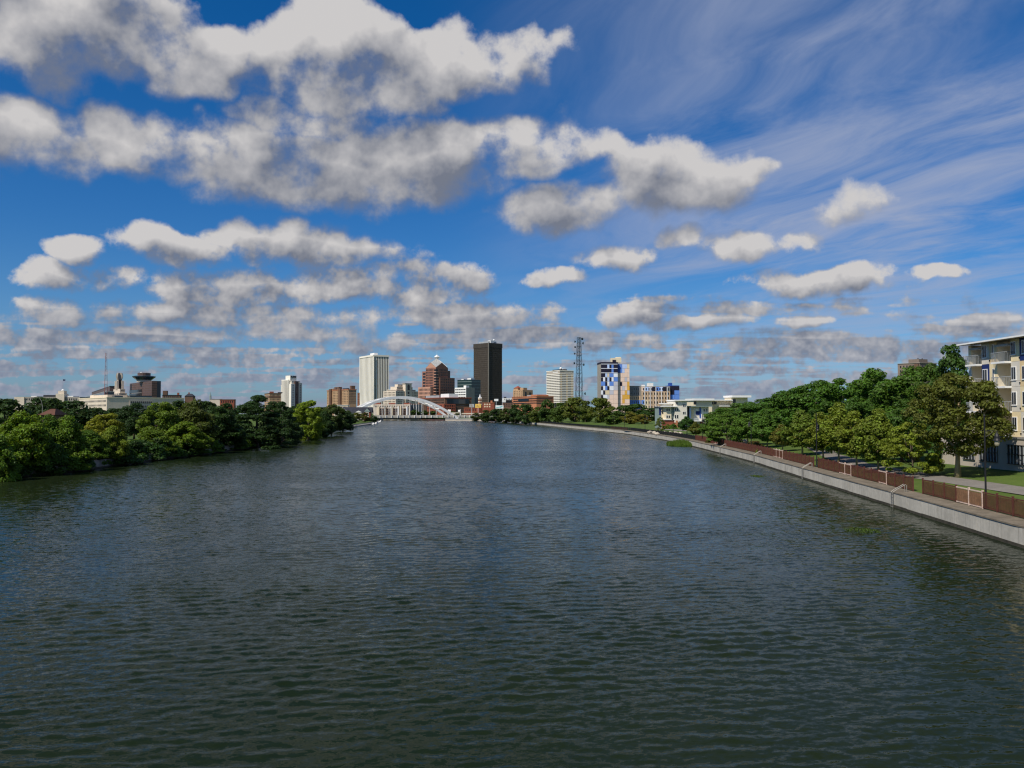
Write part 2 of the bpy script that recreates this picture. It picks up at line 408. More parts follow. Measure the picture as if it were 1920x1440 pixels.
def sheet(name, fx, offs, sgn, ztab, mat):
    ys = sorted(set([p[0] for p in (RIGHT if sgn > 0 else LEFT)] + list(range(-60, 300, 6)) + list(range(300, 1500, 30))))
    v = []; f = []
    for y in ys:
        for d in offs:
            z = float(np.interp(d, *ztab)) + (0.05 * math.sin(y * .21 + d * .4) + .04 * math.sin(y * .083 - d * .23) if d > 6 else 0)
            v.append((fx(y) + sgn * d, y, z))
    n = len(offs)
    for i in range(len(ys) - 1):
        for j in range(n - 1):
            a = i * n + j; q = (a, a + 1, a + n + 1, a + n)
            f.append(q if sgn > 0 else q[::-1])
    mb = MB(); mb.v = v; mb.f = f
    return tag(mb.build(name, mat, smooth=True), kind='structure')
gr = sheet('ground_right_bank', XR, [2.0, 4, 6, 8, 10, 12, 15, 20, 26, 35, 47, 60, 90, 120, 400, 1500, 6000], 1, RZ, 'lawn')
gl = sheet('ground_left_bank', XL, [0.5, 3, 6, 10, 16, 25, 40, 80, 120, 400, 1500, 6000], -1, LZ, 'lawn')
tag(MB().poly([(-6400, 1499, 6), (6400, 1499, 6), (12000, 14000, 6), (-12000, 14000, 6)]).build('ground_far', 'lawn'), kind='structure')

def water():
    xs = np.arange(-74, 50.01, .25)
    ys = [14.0]
    while ys[-1] < 135: ys.append(ys[-1] * 1.0034 + .008)
    ys = np.array(ys); dY = np.gradient(ys)[:, None]
    X, Y = np.meshgrid(xs, ys)
    rng = np.random.default_rng(4); h = np.zeros_like(X)
    for i in range(90):
        lam = .24 * (4.6 ** rng.random()); k = 2 * math.pi / lam
        th = math.pi / 2 + WIND + rng.normal(0, .58)
        ph = k * (X * math.cos(th) + Y * math.sin(th)) + rng.random() * 6.28
        s = np.sin(ph + .6 * np.sin(X * .31 + Y * .17 + i * 2.1) + .5 * np.sin(Y * .23 - X * .11 + i))
        h += lam * .0037 * (s + .35 * s * s) * np.clip(lam / (2.2 * dY) - 1, 0, 1)                            # short wind chop
    for lam, th, a in ((9, 1.2, .02), (14, 1.9, .025), (23, 1.55, .03), (6, 2.6, .02)):
        h *= 1 + 9 * a * np.sin(2 * math.pi / lam * (X * math.cos(th) + Y * math.sin(th)) + lam)
    fade = np.clip((110 - Y) / 85, 0, 1) * np.clip((X + 74) / 4, 0, 1) * np.clip((50 - X) / 4, 0, 1) * np.clip((Y - 14) / 2, 0, 1)
    Z = h * fade
    ny, nx = X.shape
    me = bpy.data.meshes.new('river'); co = np.stack([X, Y, Z], -1).reshape(-1, 3)
    x0, x1, y0, y1 = -74.0, 50.0, float(ys[0]), float(ys[-1])
    extra = [(-900, -120, 0), (700, -120, 0), (700, y0, 0), (x1, y0, 0), (x0, y0, 0), (-900, y0, 0), (700, y1, 0), (x1, y1, 0), (x0, y1, 0), (-900, y1, 0), (700, 1600, 0), (-900, 1600, 0)]
    nb = len(co); co = np.vstack([co, np.array(extra)])
    idx = np.arange(ny * nx).reshape(ny, nx)
    q = np.stack([idx[:-1, :-1], idx[:-1, 1:], idx[1:, 1:], idx[1:, :-1]], -1).reshape(-1, 4)
    e = nb + np.array([(0, 1, 2, 5), (5, 4, 8, 9), (3, 2, 6, 7), (9, 6, 10, 11)])
    q = np.vstack([q, e])
    me.vertices.add(len(co)); me.vertices.foreach_set('co', co.ravel())
    me.loops.add(q.size); me.loops.foreach_set('vertex_index', q.ravel().astype(np.int32))
    me.polygons.add(len(q)); me.polygons.foreach_set('loop_start', np.arange(0, q.size, 4, dtype=np.int32))
    me.polygons.foreach_set('use_smooth', np.ones(len(q), dtype=bool))
    me.update(calc_edges=True); me.materials.append(M['river_water'])
    tag(link('river_water', me), kind='structure')
water()

# right bank: concrete river wall in cast panels, ledge on top, asphalt path
def wall_run(name, fx, sgn, y0, y1, step, top, mat, thick=.7):
    root = tag(link(name, None), kind='structure'); rnd = random.Random(3); y = y0; k = 0
    while y < y1:
        st = step * (1 if y < 260 else 3); yb = min(y + st, y1)
        a, b = Vector((fx(y), y + .012, 0)), Vector((fx(yb), yb - .012, 0)); d = (b - a).normalized(); nrm = Vector((d.y, -d.x, 0)) * sgn
        off = rnd.uniform(-.012, .012)
        p = [a - nrm * off, b - nrm * off, b + nrm * thick, a + nrm * thick]
        if sgn < 0: p = p[::-1]
        o = MB().prism(p, -.6, top).build('wall_panel', mat, root); k += 1
        q = [a - nrm * .03, b - nrm * .03, b + nrm * .2, a + nrm * .2]
        MB().prism(q if sgn > 0 else q[::-1], -.6, .24 + rnd.uniform(-.02, .02)).build('waterline_stain', 'water_stain', root)
        y = yb
    return root
wall_run('river_wall_right', XR, 1, -20, 780, 3.4, WALL_T - .1, 'concrete')
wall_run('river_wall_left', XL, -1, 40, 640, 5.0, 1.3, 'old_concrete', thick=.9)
def ribbon(name, pts, w, mat, lift=.03, n=14, zf=None):
    """path ribbon draped on the ground"""
    P = [Vector((x, y, 0)) for x, y in pts]; dense = []
    for i in range(len(P) - 1):
        a, b, c, d = P[max(i - 1, 0)], P[i], P[i + 1], P[min(i + 2, len(P) - 1)]
        for k in range(n):
            t_ = k / n
            dense.append(.5 * ((2 * b) + (c - a) * t_ + (2 * a - 5 * b + 4 * c - d) * t_ ** 2 + (3 * b - a - 3 * c + d) * t_ ** 3))
    dense.append(P[-1]); v = []; f = []
    for i, p in enumerate(dense):
        d = (dense[min(i + 1, len(dense) - 1)] - dense[max(i - 1, 0)]).normalized(); s = Vector((d.y, -d.x, 0))
        for k in range(5):
            q = p + s * w * (k / 4 - .5); v.append((q.x, q.y, (zf or gz)(q.x, q.y) + lift + (.06 if 0 < k < 4 else .0)))
    for i in range(len(dense) - 1):
        for k in range(4): a = i * 5 + k; f.append((a, a + 5, a + 6, a + 1))
    mb = MB(); mb.v = v; mb.f = [q[::-1] for q in f]
    return tag(mb.build(name, mat, smooth=True), kind='structure')
mb = MB(); ys = list(range(-20, 300, 4)) + list(range(300, 790, 20))
for a, b in zip(ys[:-1], ys[1:]):                                   # ledge slab behind the wall coping
    mb.poly([(XR(a) - .06, a, WALL_T), (XR(a) + 2.05, a, WALL_T + .03), (XR(b) + 2.05, b, WALL_T + .03), (XR(b) - .06, b, WALL_T)])
    mb.poly([(XR(a) - .06, a, WALL_T - .1), (XR(a) - .06, a, WALL_T), (XR(b) - .06, b, WALL_T), (XR(b) - .06, b, WALL_T - .1)])  # dark front lip: the coping's shadow line put into the colour
tag(mb.build('river_ledge', 'ledge'), kind='structure')
PATH = [(44.5, 20), (44.8, 50), (45, 70), (45.2, 84), (45.3, 95), (47, 112), (50.5, 130), (56, 152), (62, 175), (66, 200), (66, 235), (62, 280), (58, 330)]
ribbon('path', PATH, 3.2, 'asphalt', lift=.03)
ribbon('path', [(45, 76), (48, 70), (51, 60), (52, 40), (52, 20)], 2.6, 'asphalt', lift=.036)
ribbon('path', [(66, 215), (75, 222), (95, 226), (130, 230)], 2.2, 'asphalt', lift=.036)

# ------------------------------------------------------------------ trees: leaf sprays in clumps round a limbed trunk
def crown_mesh(name, seed, H, W, t0, prof, nclump, crad, nleaf, leaf, droop=0.0, flat=.72, inner=.30):
    rng = np.random.default_rng(seed)
    t = []; 
    while len(t) < nclump:
        c = rng.random()
        if rng.random() < prof(c) ** 1.4 + .08: t.append(c)
    t = np.array(t); ang = rng.random(nclump) * 2 * math.pi
    pr = np.array([prof(c) for c in t])
    rad = np.maximum(pr * W / 2 - crad * .5, .02) * np.sqrt(inner + (1 - inner) * rng.random(nclump)) * (.86 + .26 * rng.random(nclump))
    C = np.stack([rad * np.cos(ang), rad * np.sin(ang), H * (t0 + (1 - t0) * t) - crad * .6], 1)
    cr = crad * (.6 + .75 * rng.random(nclump))
    w = cr ** 2; w /= w.sum()
    i = rng.choice(nclump, nleaf, p=w)
    d = rng.normal(size=(nleaf, 3)); d[:, 2] += .35; d /= np.linalg.norm(d, axis=1)[:, None]
    r = cr[i] * (.45 + .6 * rng.random(nleaf) ** .6)
    P = C[i] + d * r[:, None] * np.array([1, 1, flat])
    P[:, 2] -= droop * np.linalg.norm(P[:, :2], axis=1) * .2
    nrm = d * .75 + rng.normal(size=(nleaf, 3)) * .45 + np.array([0, 0, .3]); nrm /= np.linalg.norm(nrm, axis=1)[:, None]
    a = np.cross(nrm, rng.normal(size=(nleaf, 3))); a /= np.linalg.norm(a, axis=1)[:, None]
    b = np.cross(nrm, a)
    s = leaf * (.6 + .8 * rng.random(nleaf)); a *= s[:, None]; b *= (s * (.5 + .25 * rng.random(nleaf)))[:, None]
    fold = nrm * (s * .18)[:, None]
    V = np.stack([P - a, P - b + fold, P + a, P + b + fold], 1).reshape(-1, 3)
    V[:, 2] = np.maximum(V[:, 2], .02)
    n = nleaf
    me = bpy.data.meshes.new(name)
    me.vertices.add(4 * n); me.vertices.foreach_set('co', V.ravel())
    me.loops.add(4 * n); me.loops.foreach_set('vertex_index', np.arange(4 * n, dtype=np.int32))
    me.polygons.add(n); me.polygons.foreach_set('loop_start', np.arange(0, 4 * n, 4, dtype=np.int32))
    me.update(calc_edges=True); me.materials.append(M['leaf'])
    return me, C, cr
def trunk_mesh(name, seed, H, t0, C, r0, mat, limbs=9):
    rnd = random.Random(seed); mb = MB()
    top = H * (t0 + (1 - t0) * .6); pts = []; rr = []
    for k in range(6):
        f = k / 5; pts.append((.10 * r0 * 4 * math.sin(f * 3 + seed), .08 * r0 * 4 * math.cos(f * 2.4 + seed), -.3 + f * (top + .3))); rr.append(r0 * (1.35 if k == 0 else 1 - .72 * f))
    mb.tube(pts, rr, 8)
    idx = rnd.sample(range(len(C)), min(limbs, len(C)))
    for j in idx:
        c = Vector(C[j]); z0 = H * t0 * .8 + (c.z - H * t0 * .8) * .25; z0 = max(H * .05, min(z0, top * .9))
        f = min(1, (z0 + .3) / (top + .3)); s = Vector((0, 0, z0)); mid = s.lerp(c, .5) + Vector((0, 0, -.06 * H * .5))
        mb.tube([s, mid, c], [r0 * (1 - .72 * f) * .6, r0 * .28, r0 * .1], 5)
    return mb.mesh(name, mat, True)
def round_(t):  return max(0.05, (1 - abs((t - .42) / (.60 if t > .42 else .46)) ** 2.2)) ** .6 if 0 <= t <= 1 else 0
def dome_(t):   return max(.05, 1 - (max(t - .15, 0) / .87) ** 2.0) ** .62 * (1 if t > .12 else .75 + 2 * t)
def vase_(t):   return max(.06, (.42 + 1.5 * t) if t < .32 else .90 * (1 - ((t - .32) / .70)) ** .85)
def cone_(t):   return max(.06, (1 - t) ** .75 * .98)
def bush_(t):   return max(.10, (1 - t ** 2.2) ** .6)
PROTO = {}
def proto(key, seed, H, W, t0, prof, nclump, crad, nleaf, leaf, r0, mat='bark', limbs=9, **kw):
    me, C, cr = crown_mesh('crown', seed, H, W, t0, prof, nclump, crad, nleaf, leaf, **kw)
    PROTO[key] = (me, trunk_mesh('trunk', seed, H, t0, C, r0, mat, limbs), H, W)
proto('oak_a', 11, 14, 12, .20, round_, 95, 1.25, 21000, .22, .30)
proto('oak_b', 12, 14, 11, .17, dome_, 85, 1.30, 20000, .23, .28)
proto('oak_c', 13, 14, 12, .14, round_, 110, 1.10, 21000, .22, .28)
proto('maple', 14, 13, 11.5, .27, round_, 130, .95, 24000, .17, .33, 'pale_bark', 14)
proto('poplar', 15, 15, 8.5, .10, dome_, 90, 1.1, 17000, .21, .26)
proto('young_a', 21, 8, 6.6, .26, vase_, 95, .52, 13000, .135, .13, 'pale_bark', 16, flat=.85)
proto('young_b', 22, 8, 6.6, .27, vase_, 90, .55, 13000, .135, .13, 'pale_bark', 16, flat=.85)
proto('young_c', 23, 8, 8.2, .14, dome_, 85, .62, 13000, .135, .13, 'bark', 16, flat=.55)
proto('bank_a', 31, 9, 10, .03, dome_, 90, 1.05, 17000, .20, .22)
proto('bank_b', 32, 9, 9, .03, bush_, 80, 1.05, 16000, .20, .20)
proto('bank_c', 33, 11, 9, .04, round_, 95, .95, 17000, .19, .22)
proto('dark_pine', 34, 14, 10, .05, lambda t: max(.12, (1 - t ** 1.9) ** .75), 120, .95, 20000, .17, .26, flat=.5)
proto('shrub_a', 41, 3, 4.2, .0, bush_, 36, .62, 5200, .13, .06, limbs=5)
proto('shrub_b', 42, 3, 3.6, .0, bush_, 30, .62, 4800, .13, .06, limbs=5)
proto('far_a', 51, 12, 11, .14, round_, 46, 1.5, 4200, .42, .28)
proto('far_b', 52, 12, 10, .12, dome_, 42, 1.5, 4000, .42, .28)
proto('far_c', 53, 12, 9, .10, round_, 40, 1.4, 3800, .42, .26)
TREES = random.Random(9)
def tree(kind, px, Y, top, wpx, col, label, group=None, name='tree', base=None, x=None, cat='tree'):
    """a tree whose trunk stands on the ground at distance Y, reaching the photographed height and spread"""
    me, tr, H, W = PROTO[kind]
    X = xat(px, Y) if x is None else x
    z = gz(X, Y) if base is None else base
    h = zat(top, Y) - z; w = wpx * Y / F_PX
    root = thing(name, label, cat, (X, Y, z), TREES.uniform(0, 6.28), group)
    root.scale = (w / W, w / W, h / H)
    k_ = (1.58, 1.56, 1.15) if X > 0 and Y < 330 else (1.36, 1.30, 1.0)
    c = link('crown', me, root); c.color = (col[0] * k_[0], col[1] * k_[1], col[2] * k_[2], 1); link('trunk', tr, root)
    if XL(Y) - .3 < X < XR(Y) + 2.6 and base is None: print('IN WATER', label, X, XR(Y), Y)
    return root
G_ = (.055, .115, .016); GB = (.080, .150, .018); GD = (.030, .070, .016); GK = (.022, .050, .016); GY = (.128, .160, .022); GR = (.105, .085, .022); GO = (.10, .125, .022); YL = (.22, .19, .03)

# right bank: the row beside the railing
tree('maple', 1796, 88.5, 697, 178, (.078, .090, .020), 'large brownish green maple with pale trunk in front of the apartment block')
tree('poplar', 1784, 106, 640, 100, (.040, .082, .020), 'tall dark green tree whose top rises beside the apartment roof')
tree('young_c', 1710, 92.5, 788, 122, GY, 'low spreading yellow green tree nearest the railing beside the path')
YT = 'young yellow tipped trees in a row by the railing'
tree('young_a', 1645, 98.8, 762, 116, (.105, .140, .022), 'young tree with bare pale trunk, second in the row from the low spreading tree', YT)
tree('young_b', 1605, 106.5, 762, 106, (.118, .148, .022), 'young yellow tipped tree behind the white framed railing bays', YT)
tree('young_a', 1572, 115.5, 751, 106, (.115, .150, .022), 'tallest of the young yellow tipped trees, fourth in the row along the path', YT)
tree('young_b', 1543, 123, 766, 96, (.115, .140, .022), 'young yellow green tree standing left of the tallest one in the row', YT)
tree('young_a', 1503, 137, 766, 96, (.090, .130, .022), 'young tree at the bend of the path, leftmost of the row', YT)
BG = 'tall green trees behind the path'
for kind, px, Y, top, w, col, lab in (
    ('oak_a', 1716, 128, 690, 165, (.050, .100, .016), 'big green tree just left of the brownish maple, behind the path'),
    ('oak_b', 1650, 142, 683, 160, (.055, .112, .016), 'highest rounded green tree in the mass left of the far grey apartment tower'),
    ('oak_c', 1588, 156, 706, 150, (.050, .108, .016), 'green tree second left of the highest rounded one'),
    ('oak_a', 1532, 172, 716, 145, (.046, .098, .016), 'green tree behind the bend in the path'),
    ('oak_b', 1480, 190, 728, 130, (.048, .100, .018), 'green tree left of the path bend in the sloping treetop line'),
    ('oak_c', 1432, 212, 744, 125, (.046, .098, .018), 'green tree at the low left end of the sloping treetop line'),
    ('oak_a', 1388, 236, 757, 110, (.056, .110, .020), 'green tree in front of the white roofed townhouses at their right'),
    ('oak_b', 1347, 258, 763, 74, (.056, .110, .020), 'green tree between the townhouse panels and the lawn trees'),
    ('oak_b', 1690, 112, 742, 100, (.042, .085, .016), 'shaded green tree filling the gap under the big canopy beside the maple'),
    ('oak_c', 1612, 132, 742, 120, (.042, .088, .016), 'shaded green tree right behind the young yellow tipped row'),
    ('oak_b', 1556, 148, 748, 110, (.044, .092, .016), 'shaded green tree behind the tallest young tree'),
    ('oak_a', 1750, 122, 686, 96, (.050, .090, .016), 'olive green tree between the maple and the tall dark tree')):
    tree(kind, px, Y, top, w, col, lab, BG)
MG = 'mid size trees on the lawn behind the railing'
for kind, px, Y, top, w, col, lab in (
    ('young_c', 1362, 186, 773, 88, (.075, .135, .024), 'light green tree on the lawn right of the townhouse front'),
    ('young_b', 1402, 178, 770, 86, (.070, .132, .024), 'light green tree in front of the sloping treetop line'),
    ('young_a', 1438, 166, 774, 74, (.062, .120, .022), 'green tree right of the two light green lawn trees'),
    ('young_b', 1467, 152, 792, 60, (.105, .105, .024), 'small olive brown tree left of the path bend'),
    ('young_a', 1340, 208, 780, 66, (.066, .125, .022), 'green tree nearest the brick base of the townhouses'),
    ('shrub_a', 1415, 170, 826, 36, (.075, .062, .022), 'brownish low shrub behind the railing below the green lawn trees'),
    ('shrub_b', 1337, 200, 814, 28, (.070, .066, .022), 'brownish round shrub at the lawn edge near the reeds'),
    ('young_b', 1288, 262, 778, 42, (.035, .080, .020), 'dark green small tree standing alone in front of the townhouse'),
    ('young_a', 1304, 238, 790, 36, (.090, .100, .022), 'olive small tree just right of the dark one by the townhouse'),
    ('young_c', 1238, 300, 781, 22, (.085, .105, .026), 'little olive tree left of the townhouse brick base'),
    ('far_c', 1182, 412, 772, 34, (.13, .13, .026), 'left of two yellowish small trees on the far lawn'),
    ('far_a', 1203, 400, 776, 36, (.135, .125, .026), 'right of two yellowish small trees on the far lawn'),
    ('far_b', 1150, 420, 777, 36, (.065, .11, .022), 'small green tree left of the two yellowish ones'),
    ('far_b', 1222, 470, 764, 46, (.035, .075, .02), 'dark tree below the right wing of the colourful housing block'),
    ('far_a', 1192, 500, 756, 56, (.042, .085, .02), 'green tree below the middle of the colourful housing block'),
    ('far_c', 1168, 480, 760, 40, (.045, .09, .02), 'green tree at the foot of the colourful tower'),
    ('far_a', 1125, 470, 744, 52, (.085, .11, .022), 'olive tree covering the foot of the colourful tower at its left'),
    ('far_b', 1098, 500, 750, 40, (.075, .105, .022), 'olive tree left of the colourful tower'),
    ('far_a', 1078, 520, 743, 50, (.085, .11, .022), 'broad olive tree at the foot of the lattice mast'),
    ('far_b', 1050, 540, 754, 42, (.055, .095, .02), 'green tree below the striped tower'),
    ('far_c', 1026, 565, 750, 38, (.042, .08, .02), 'dark green tree left of the striped tower'),
    ('far_b', 1008, 575, 762, 36, (.07, .10, .02), 'olive tree on the far shore right of the orange block'),
    ('far_a', 986, 600, 756, 38, (.035, .07, .02), 'dark tree in front of the orange brick block'),
    ('far_b', 966, 640, 757, 34, (.032, .065, .02), 'dark tree at the left foot of the orange block'),
    ('far_c', 948, 670, 766, 30, (.055, .08, .02), 'olive tree right of the teal billboard post'),
    ('far_a', 929, 700, 766, 32, (.032, .062, .02), 'dark tree under the teal billboard'),
    ('far_b', 911, 740, 768, 28, (.035, .062, .018), 'dark tree left of the teal billboard on the point'),
    ('far_c', 893, 800, 774, 22, (.05, .065, .02), 'small olive tree near the right end of the arch bridge')):
    tree(kind, px, Y, top, w, col, lab, MG if 'lawn' in lab else 'trees on the far right shore')
for k, (px, Y, top, w, col) in enumerate(((1262, 316, 792, 15, G_), (1252, 318, 793, 12, GO), (1425, 152, 836, 18, GO))):
    tree('shrub_b', px, Y, top, w, col, ('green shrub by the townhouse brick base', 'olive shrub by the townhouse brick base', 'small shrub close behind the brown netting')[k], name='shrub', cat='shrub')

# left bank: a thicket of trees over the old wall
LB = 'trees of the left bank thicket'
for kind, px, Y, top, w, col, lab in (
    ('bank_a', 48, 117, 767, 118, (.098, .165, .014), 'large bright green rounded tree at the left edge above the old wall'),
    ('bank_b', 92, 124, 777, 62, (.064, .125, .014), 'green bush in front of the house with the brown roof'),
    ('bank_b', -8, 108, 812, 80, (.075, .140, .014), 'bright green bush cut by the left edge of the picture'),
    ('bank_b', 128, 126, 779, 86, (.085, .150, .014), 'green bushy tree right of the large rounded one at the left edge'),
    ('bank_c', 196, 150, 772, 80, (.165, .185, .022), 'yellow green tree left of the dark round tree'),
    ('bank_b', 214, 138, 798, 62, (.11, .155, .016), 'light green bush below the yellow green tree'),
    ('oak_a', 252, 182, 757, 74, (.024, .052, .018), 'dark round tree under the brown tower block'),
    ('bank_c', 300, 170, 750, 80, (.092, .145, .018), 'light green tree right of the dark round tree'),
    ('bank_a', 362, 178, 746, 88, (.062, .085, .018), 'green tree with a reddish tinged top in the left thicket'),
    ('bank_c', 408, 190, 758, 70, (.034, .070, .018), 'dark green tree right of the reddish tinged one'),
    ('dark_pine', 482, 206, 735, 118, (.026, .056, .018), 'big dark evergreen looking tree left of the white stepped tower'),
    ('dark_pine', 530, 228, 748, 70, (.026, .056, .018), 'dark tree in front of the foot of the white stepped tower'),
    ('bank_c', 578, 262, 747, 66, (.135, .195, .018), 'sunlit bright green tree right of the white stepped tower'),
    ('bank_c', 523, 238, 775, 30, (.085, .140, .018), 'narrow bright green sapling between two dark trees'),
    ('oak_c', 622, 318, 756, 56, (.046, .075, .018), 'olive green tree right of the sunlit one'),
    ('oak_b', 643, 372, 764, 44, (.026, .055, .018), 'dark tree at the right end of the left thicket'),
    ('oak_b', 606, 300, 768, 48, (.030, .062, .018), 'dark tree below the brick apartment block'),
    ('bank_b', 350, 168, 790, 90, (.105, .165, .018), 'bright leafy bush hanging over the left wall below the reddish tinged tree'),
    ('bank_b', 285, 158, 806, 84, (.090, .145, .018), 'green bush over the left wall below the light green tree'),
    ('bank_a', 430, 192, 790, 76, (.028, .060, .016), 'dark bush left of the pale block of wall'),
    ('bank_a', 540, 240, 785, 60, (.022, .046, .016), 'dark bush at the water right of the exposed wall'),
    ('bank_a', 590, 285, 788, 56, (.026, .055, .016), 'dark bush at the water below the sunlit tree'),
    ('bank_b', 165, 134, 806, 80, (.060, .115, .014), 'green bush over the left wall right of the large rounded tree'),
    ('bank_a', 86, 119, 815, 80, (.045, .095, .014), 'shaded bush over the old wall near the left edge')):
    tree(kind, px, Y, top, w, col, lab, LB)
LS = 'shrubs at the foot of the left bank'
rs = random.Random(5)
ZONE = ('below the large bright tree at the left edge', 'below the house with the brown roof', 'below the yellow green tree', 'below the light green tree', 'below the reddish tinged tree', 'below the big dark evergreen', 'below the white stepped tower', 'below the sunlit bright tree', 'below the brick apartment block', 'at the right end of the thicket')
class Sh(dict):
    def __missing__(s, g): return 'bright green' if g > .20 else 'mid green' if g > .15 else 'dark green' if g > .09 else 'very dark'
SHADE = Sh()
for k, (px, Y, top, w) in enumerate(((478, 203, 800, 40), (492, 206, 806, 26), (524, 226, 808, 26), (330, 160, 822, 50), (250, 147, 828, 46), (385, 172, 822, 46), (110, 121, 842, 46), (60, 114, 838, 50), (160, 128, 842, 50),
                                    (205, 138, 838, 44), (295, 156, 838, 36), (565, 268, 800, 34), (628, 350, 786, 30), (650, 420, 782, 26), (600, 310, 798, 26), (420, 184, 824, 40))):
    o = tree('shrub_a' if k % 2 else 'shrub_b', px, Y, top, w, (GB, GY, GB, G_, G_, GB, GD, G_, GD, G_, G_, GD, GD, GD, GD, GK)[k],
         ('light green shrub beside the pale exposed block of the left wall', 'yellowish shrub right of the light green one on the left wall', 'bright shrub at the water between the dark trees',)[k] if k < 3 else 'leafy shrub hanging over the left river wall in the thicket',
         LS, 'shrub', base=.45, x=min(xat(px, Y), XL(Y) - .6), cat='shrub')
    if k > 2: o['label'] = 'low ' + SHADE[o.children[0].color[1]] + ' shrub ' + ZONE[min(int((Y - 106) / 26), 9)]
for k in range(46):                                     # the undergrowth that hides most of the old wall
    Y = 108 + k * 5.6 + rs.uniform(-1.5, 1.5); X = XL(Y) - rs.uniform(.2, 2.2)
    hgt = rs.uniform(2.2, 4.2); wid = rs.uniform(4.5, 7.0)
    o = tree('shrub_a' if k % 2 else 'shrub_b', 960 + X / Y * F_PX, Y, 772 - (hgt + .3 - CAM_H) / Y * F_PX, wid / Y * F_PX, rs.choice((G_, GD, GD, GB, GK, GO)),
             ' ', LS, 'shrub', base=.3, x=X, cat='shrub')
    o['label'] = SHADE[o.children[0].color[1]] + ' shrub over the left wall ' + ZONE[min(int((Y - 106) / 26), 9)]
DB = 'dark background trees beyond the left thicket'
for px, Y, top, w, kind, lab in ((8, 215, 745, 90, 'far_a', 'dark tree at the far left edge behind the bright one'), (75, 235, 743, 80, 'far_b', 'dark green tree behind the brown roof'),
    (98, 228, 744, 60, 'far_a', 'dark tree right of the arm of the street light'), (140, 200, 749, 84, 'far_b', 'broad dark tree left of the cream building with slit windows'),
    (182, 226, 765, 60, 'far_c', 'dark tree in front of the cream building with slit windows'), (218, 240, 764, 60, 'far_a', 'dark tree below the stepped stone tower'),
    (292, 262, 758, 56, 'far_b', 'dark tree at the right end of the long cream building'), (334, 270, 752, 60, 'far_c', 'dull green tree behind the reddish tinged one'),
    (386, 280, 750, 56, 'far_a', 'dull tree below the low roofs left of the dark evergreen'), (425, 262, 754, 50, 'far_b', 'dark tree just left of the big dark evergreen'),
    (512, 320, 754, 46, 'far_c', 'dark tree left of the white stepped tower behind the thicket'), (556, 360, 760, 50, 'far_a', 'dark tree at the right foot of the white stepped tower'), (600, 400, 762, 50, 'far_b', 'dull tree left of the brick apartment block')):
    tree(kind, px, Y, top, w, (.028, .056, .018), lab, DB)
for k, (px, Y, top, w, col) in enumerate(((652, 560, 770, 22, (.06, .09, .02)), (668, 575, 774, 24, (.085, .095, .02)), (684, 600, 774, 22, (.075, .08, .02)), (700, 640, 779, 20, (.03, .06, .02)), (660, 500, 776, 18, (.035, .06, .02)))):
    tree('far_c', px, Y, top, w, col, ('green tree left of the dark roofed house', 'olive tree in front of the dark roofed house', 'olive tree left of the brick gable end', 'dark low tree at the foot of the brick gable end', 'dark small tree where the thicket ends')[k], 'trees in front of the dark roofed house')
for k, (px, Y, top, w) in enumerate(((778, 905, 768, 20), (796, 915, 769, 18), (812, 925, 770, 18), (760, 1000, 772, 14), (860, 900, 772, 16), (848, 960, 771, 18))):
    tree('far_b', px, Y, top, w, (.06, .105, .024), ('left of three green trees seen under the right part of the arch', 'middle of three green trees seen under the arch', 'right of three green trees seen under the arch', 'green tree under the crown of the arch', 'green tree right of the sign gantry', 'green tree between the gantry posts')[k], 'trees beyond the bridge', base=5)
# far-off woods closing the horizon between the buildings
def woods():
    rng = np.random.default_rng(77); n = 9000
    X = rng.uniform(-2600, 2600, n); Y = rng.uniform(1750, 2600, n); P = np.stack([X, Y, 6 + 11 * rng.random(n) ** .6], 1)
    v = []; 
    d = rng.normal(size=(n, 3)); d[:, 1] -= 1; d[:, 2] += .6; d /= np.linalg.norm(d, axis=1)[:, None]
    a = np.cross(d, rng.normal(size=(n, 3))); a /= np.linalg.norm(a, axis=1)[:, None]; b = np.cross(d, a)
    s = 5.0 * (.6 + rng.random(n))[:, None]
    V = np.stack([P - a * s, P - b * s * .7, P + a * s, P + b * s * .7], 1).reshape(-1, 3)
    mb = MB(); mb.v = [tuple(p) for p in V]; mb.f = [(4 * i, 4 * i + 1, 4 * i + 2, 4 * i + 3) for i in range(n)]
    o = mb.build('distant_woods', 'leaf'); o.color = (.04, .07, .025, 1)
    tag(o, 'dark line of distant woods on the horizon behind the city', 'woods', kind='stuff')
woods()
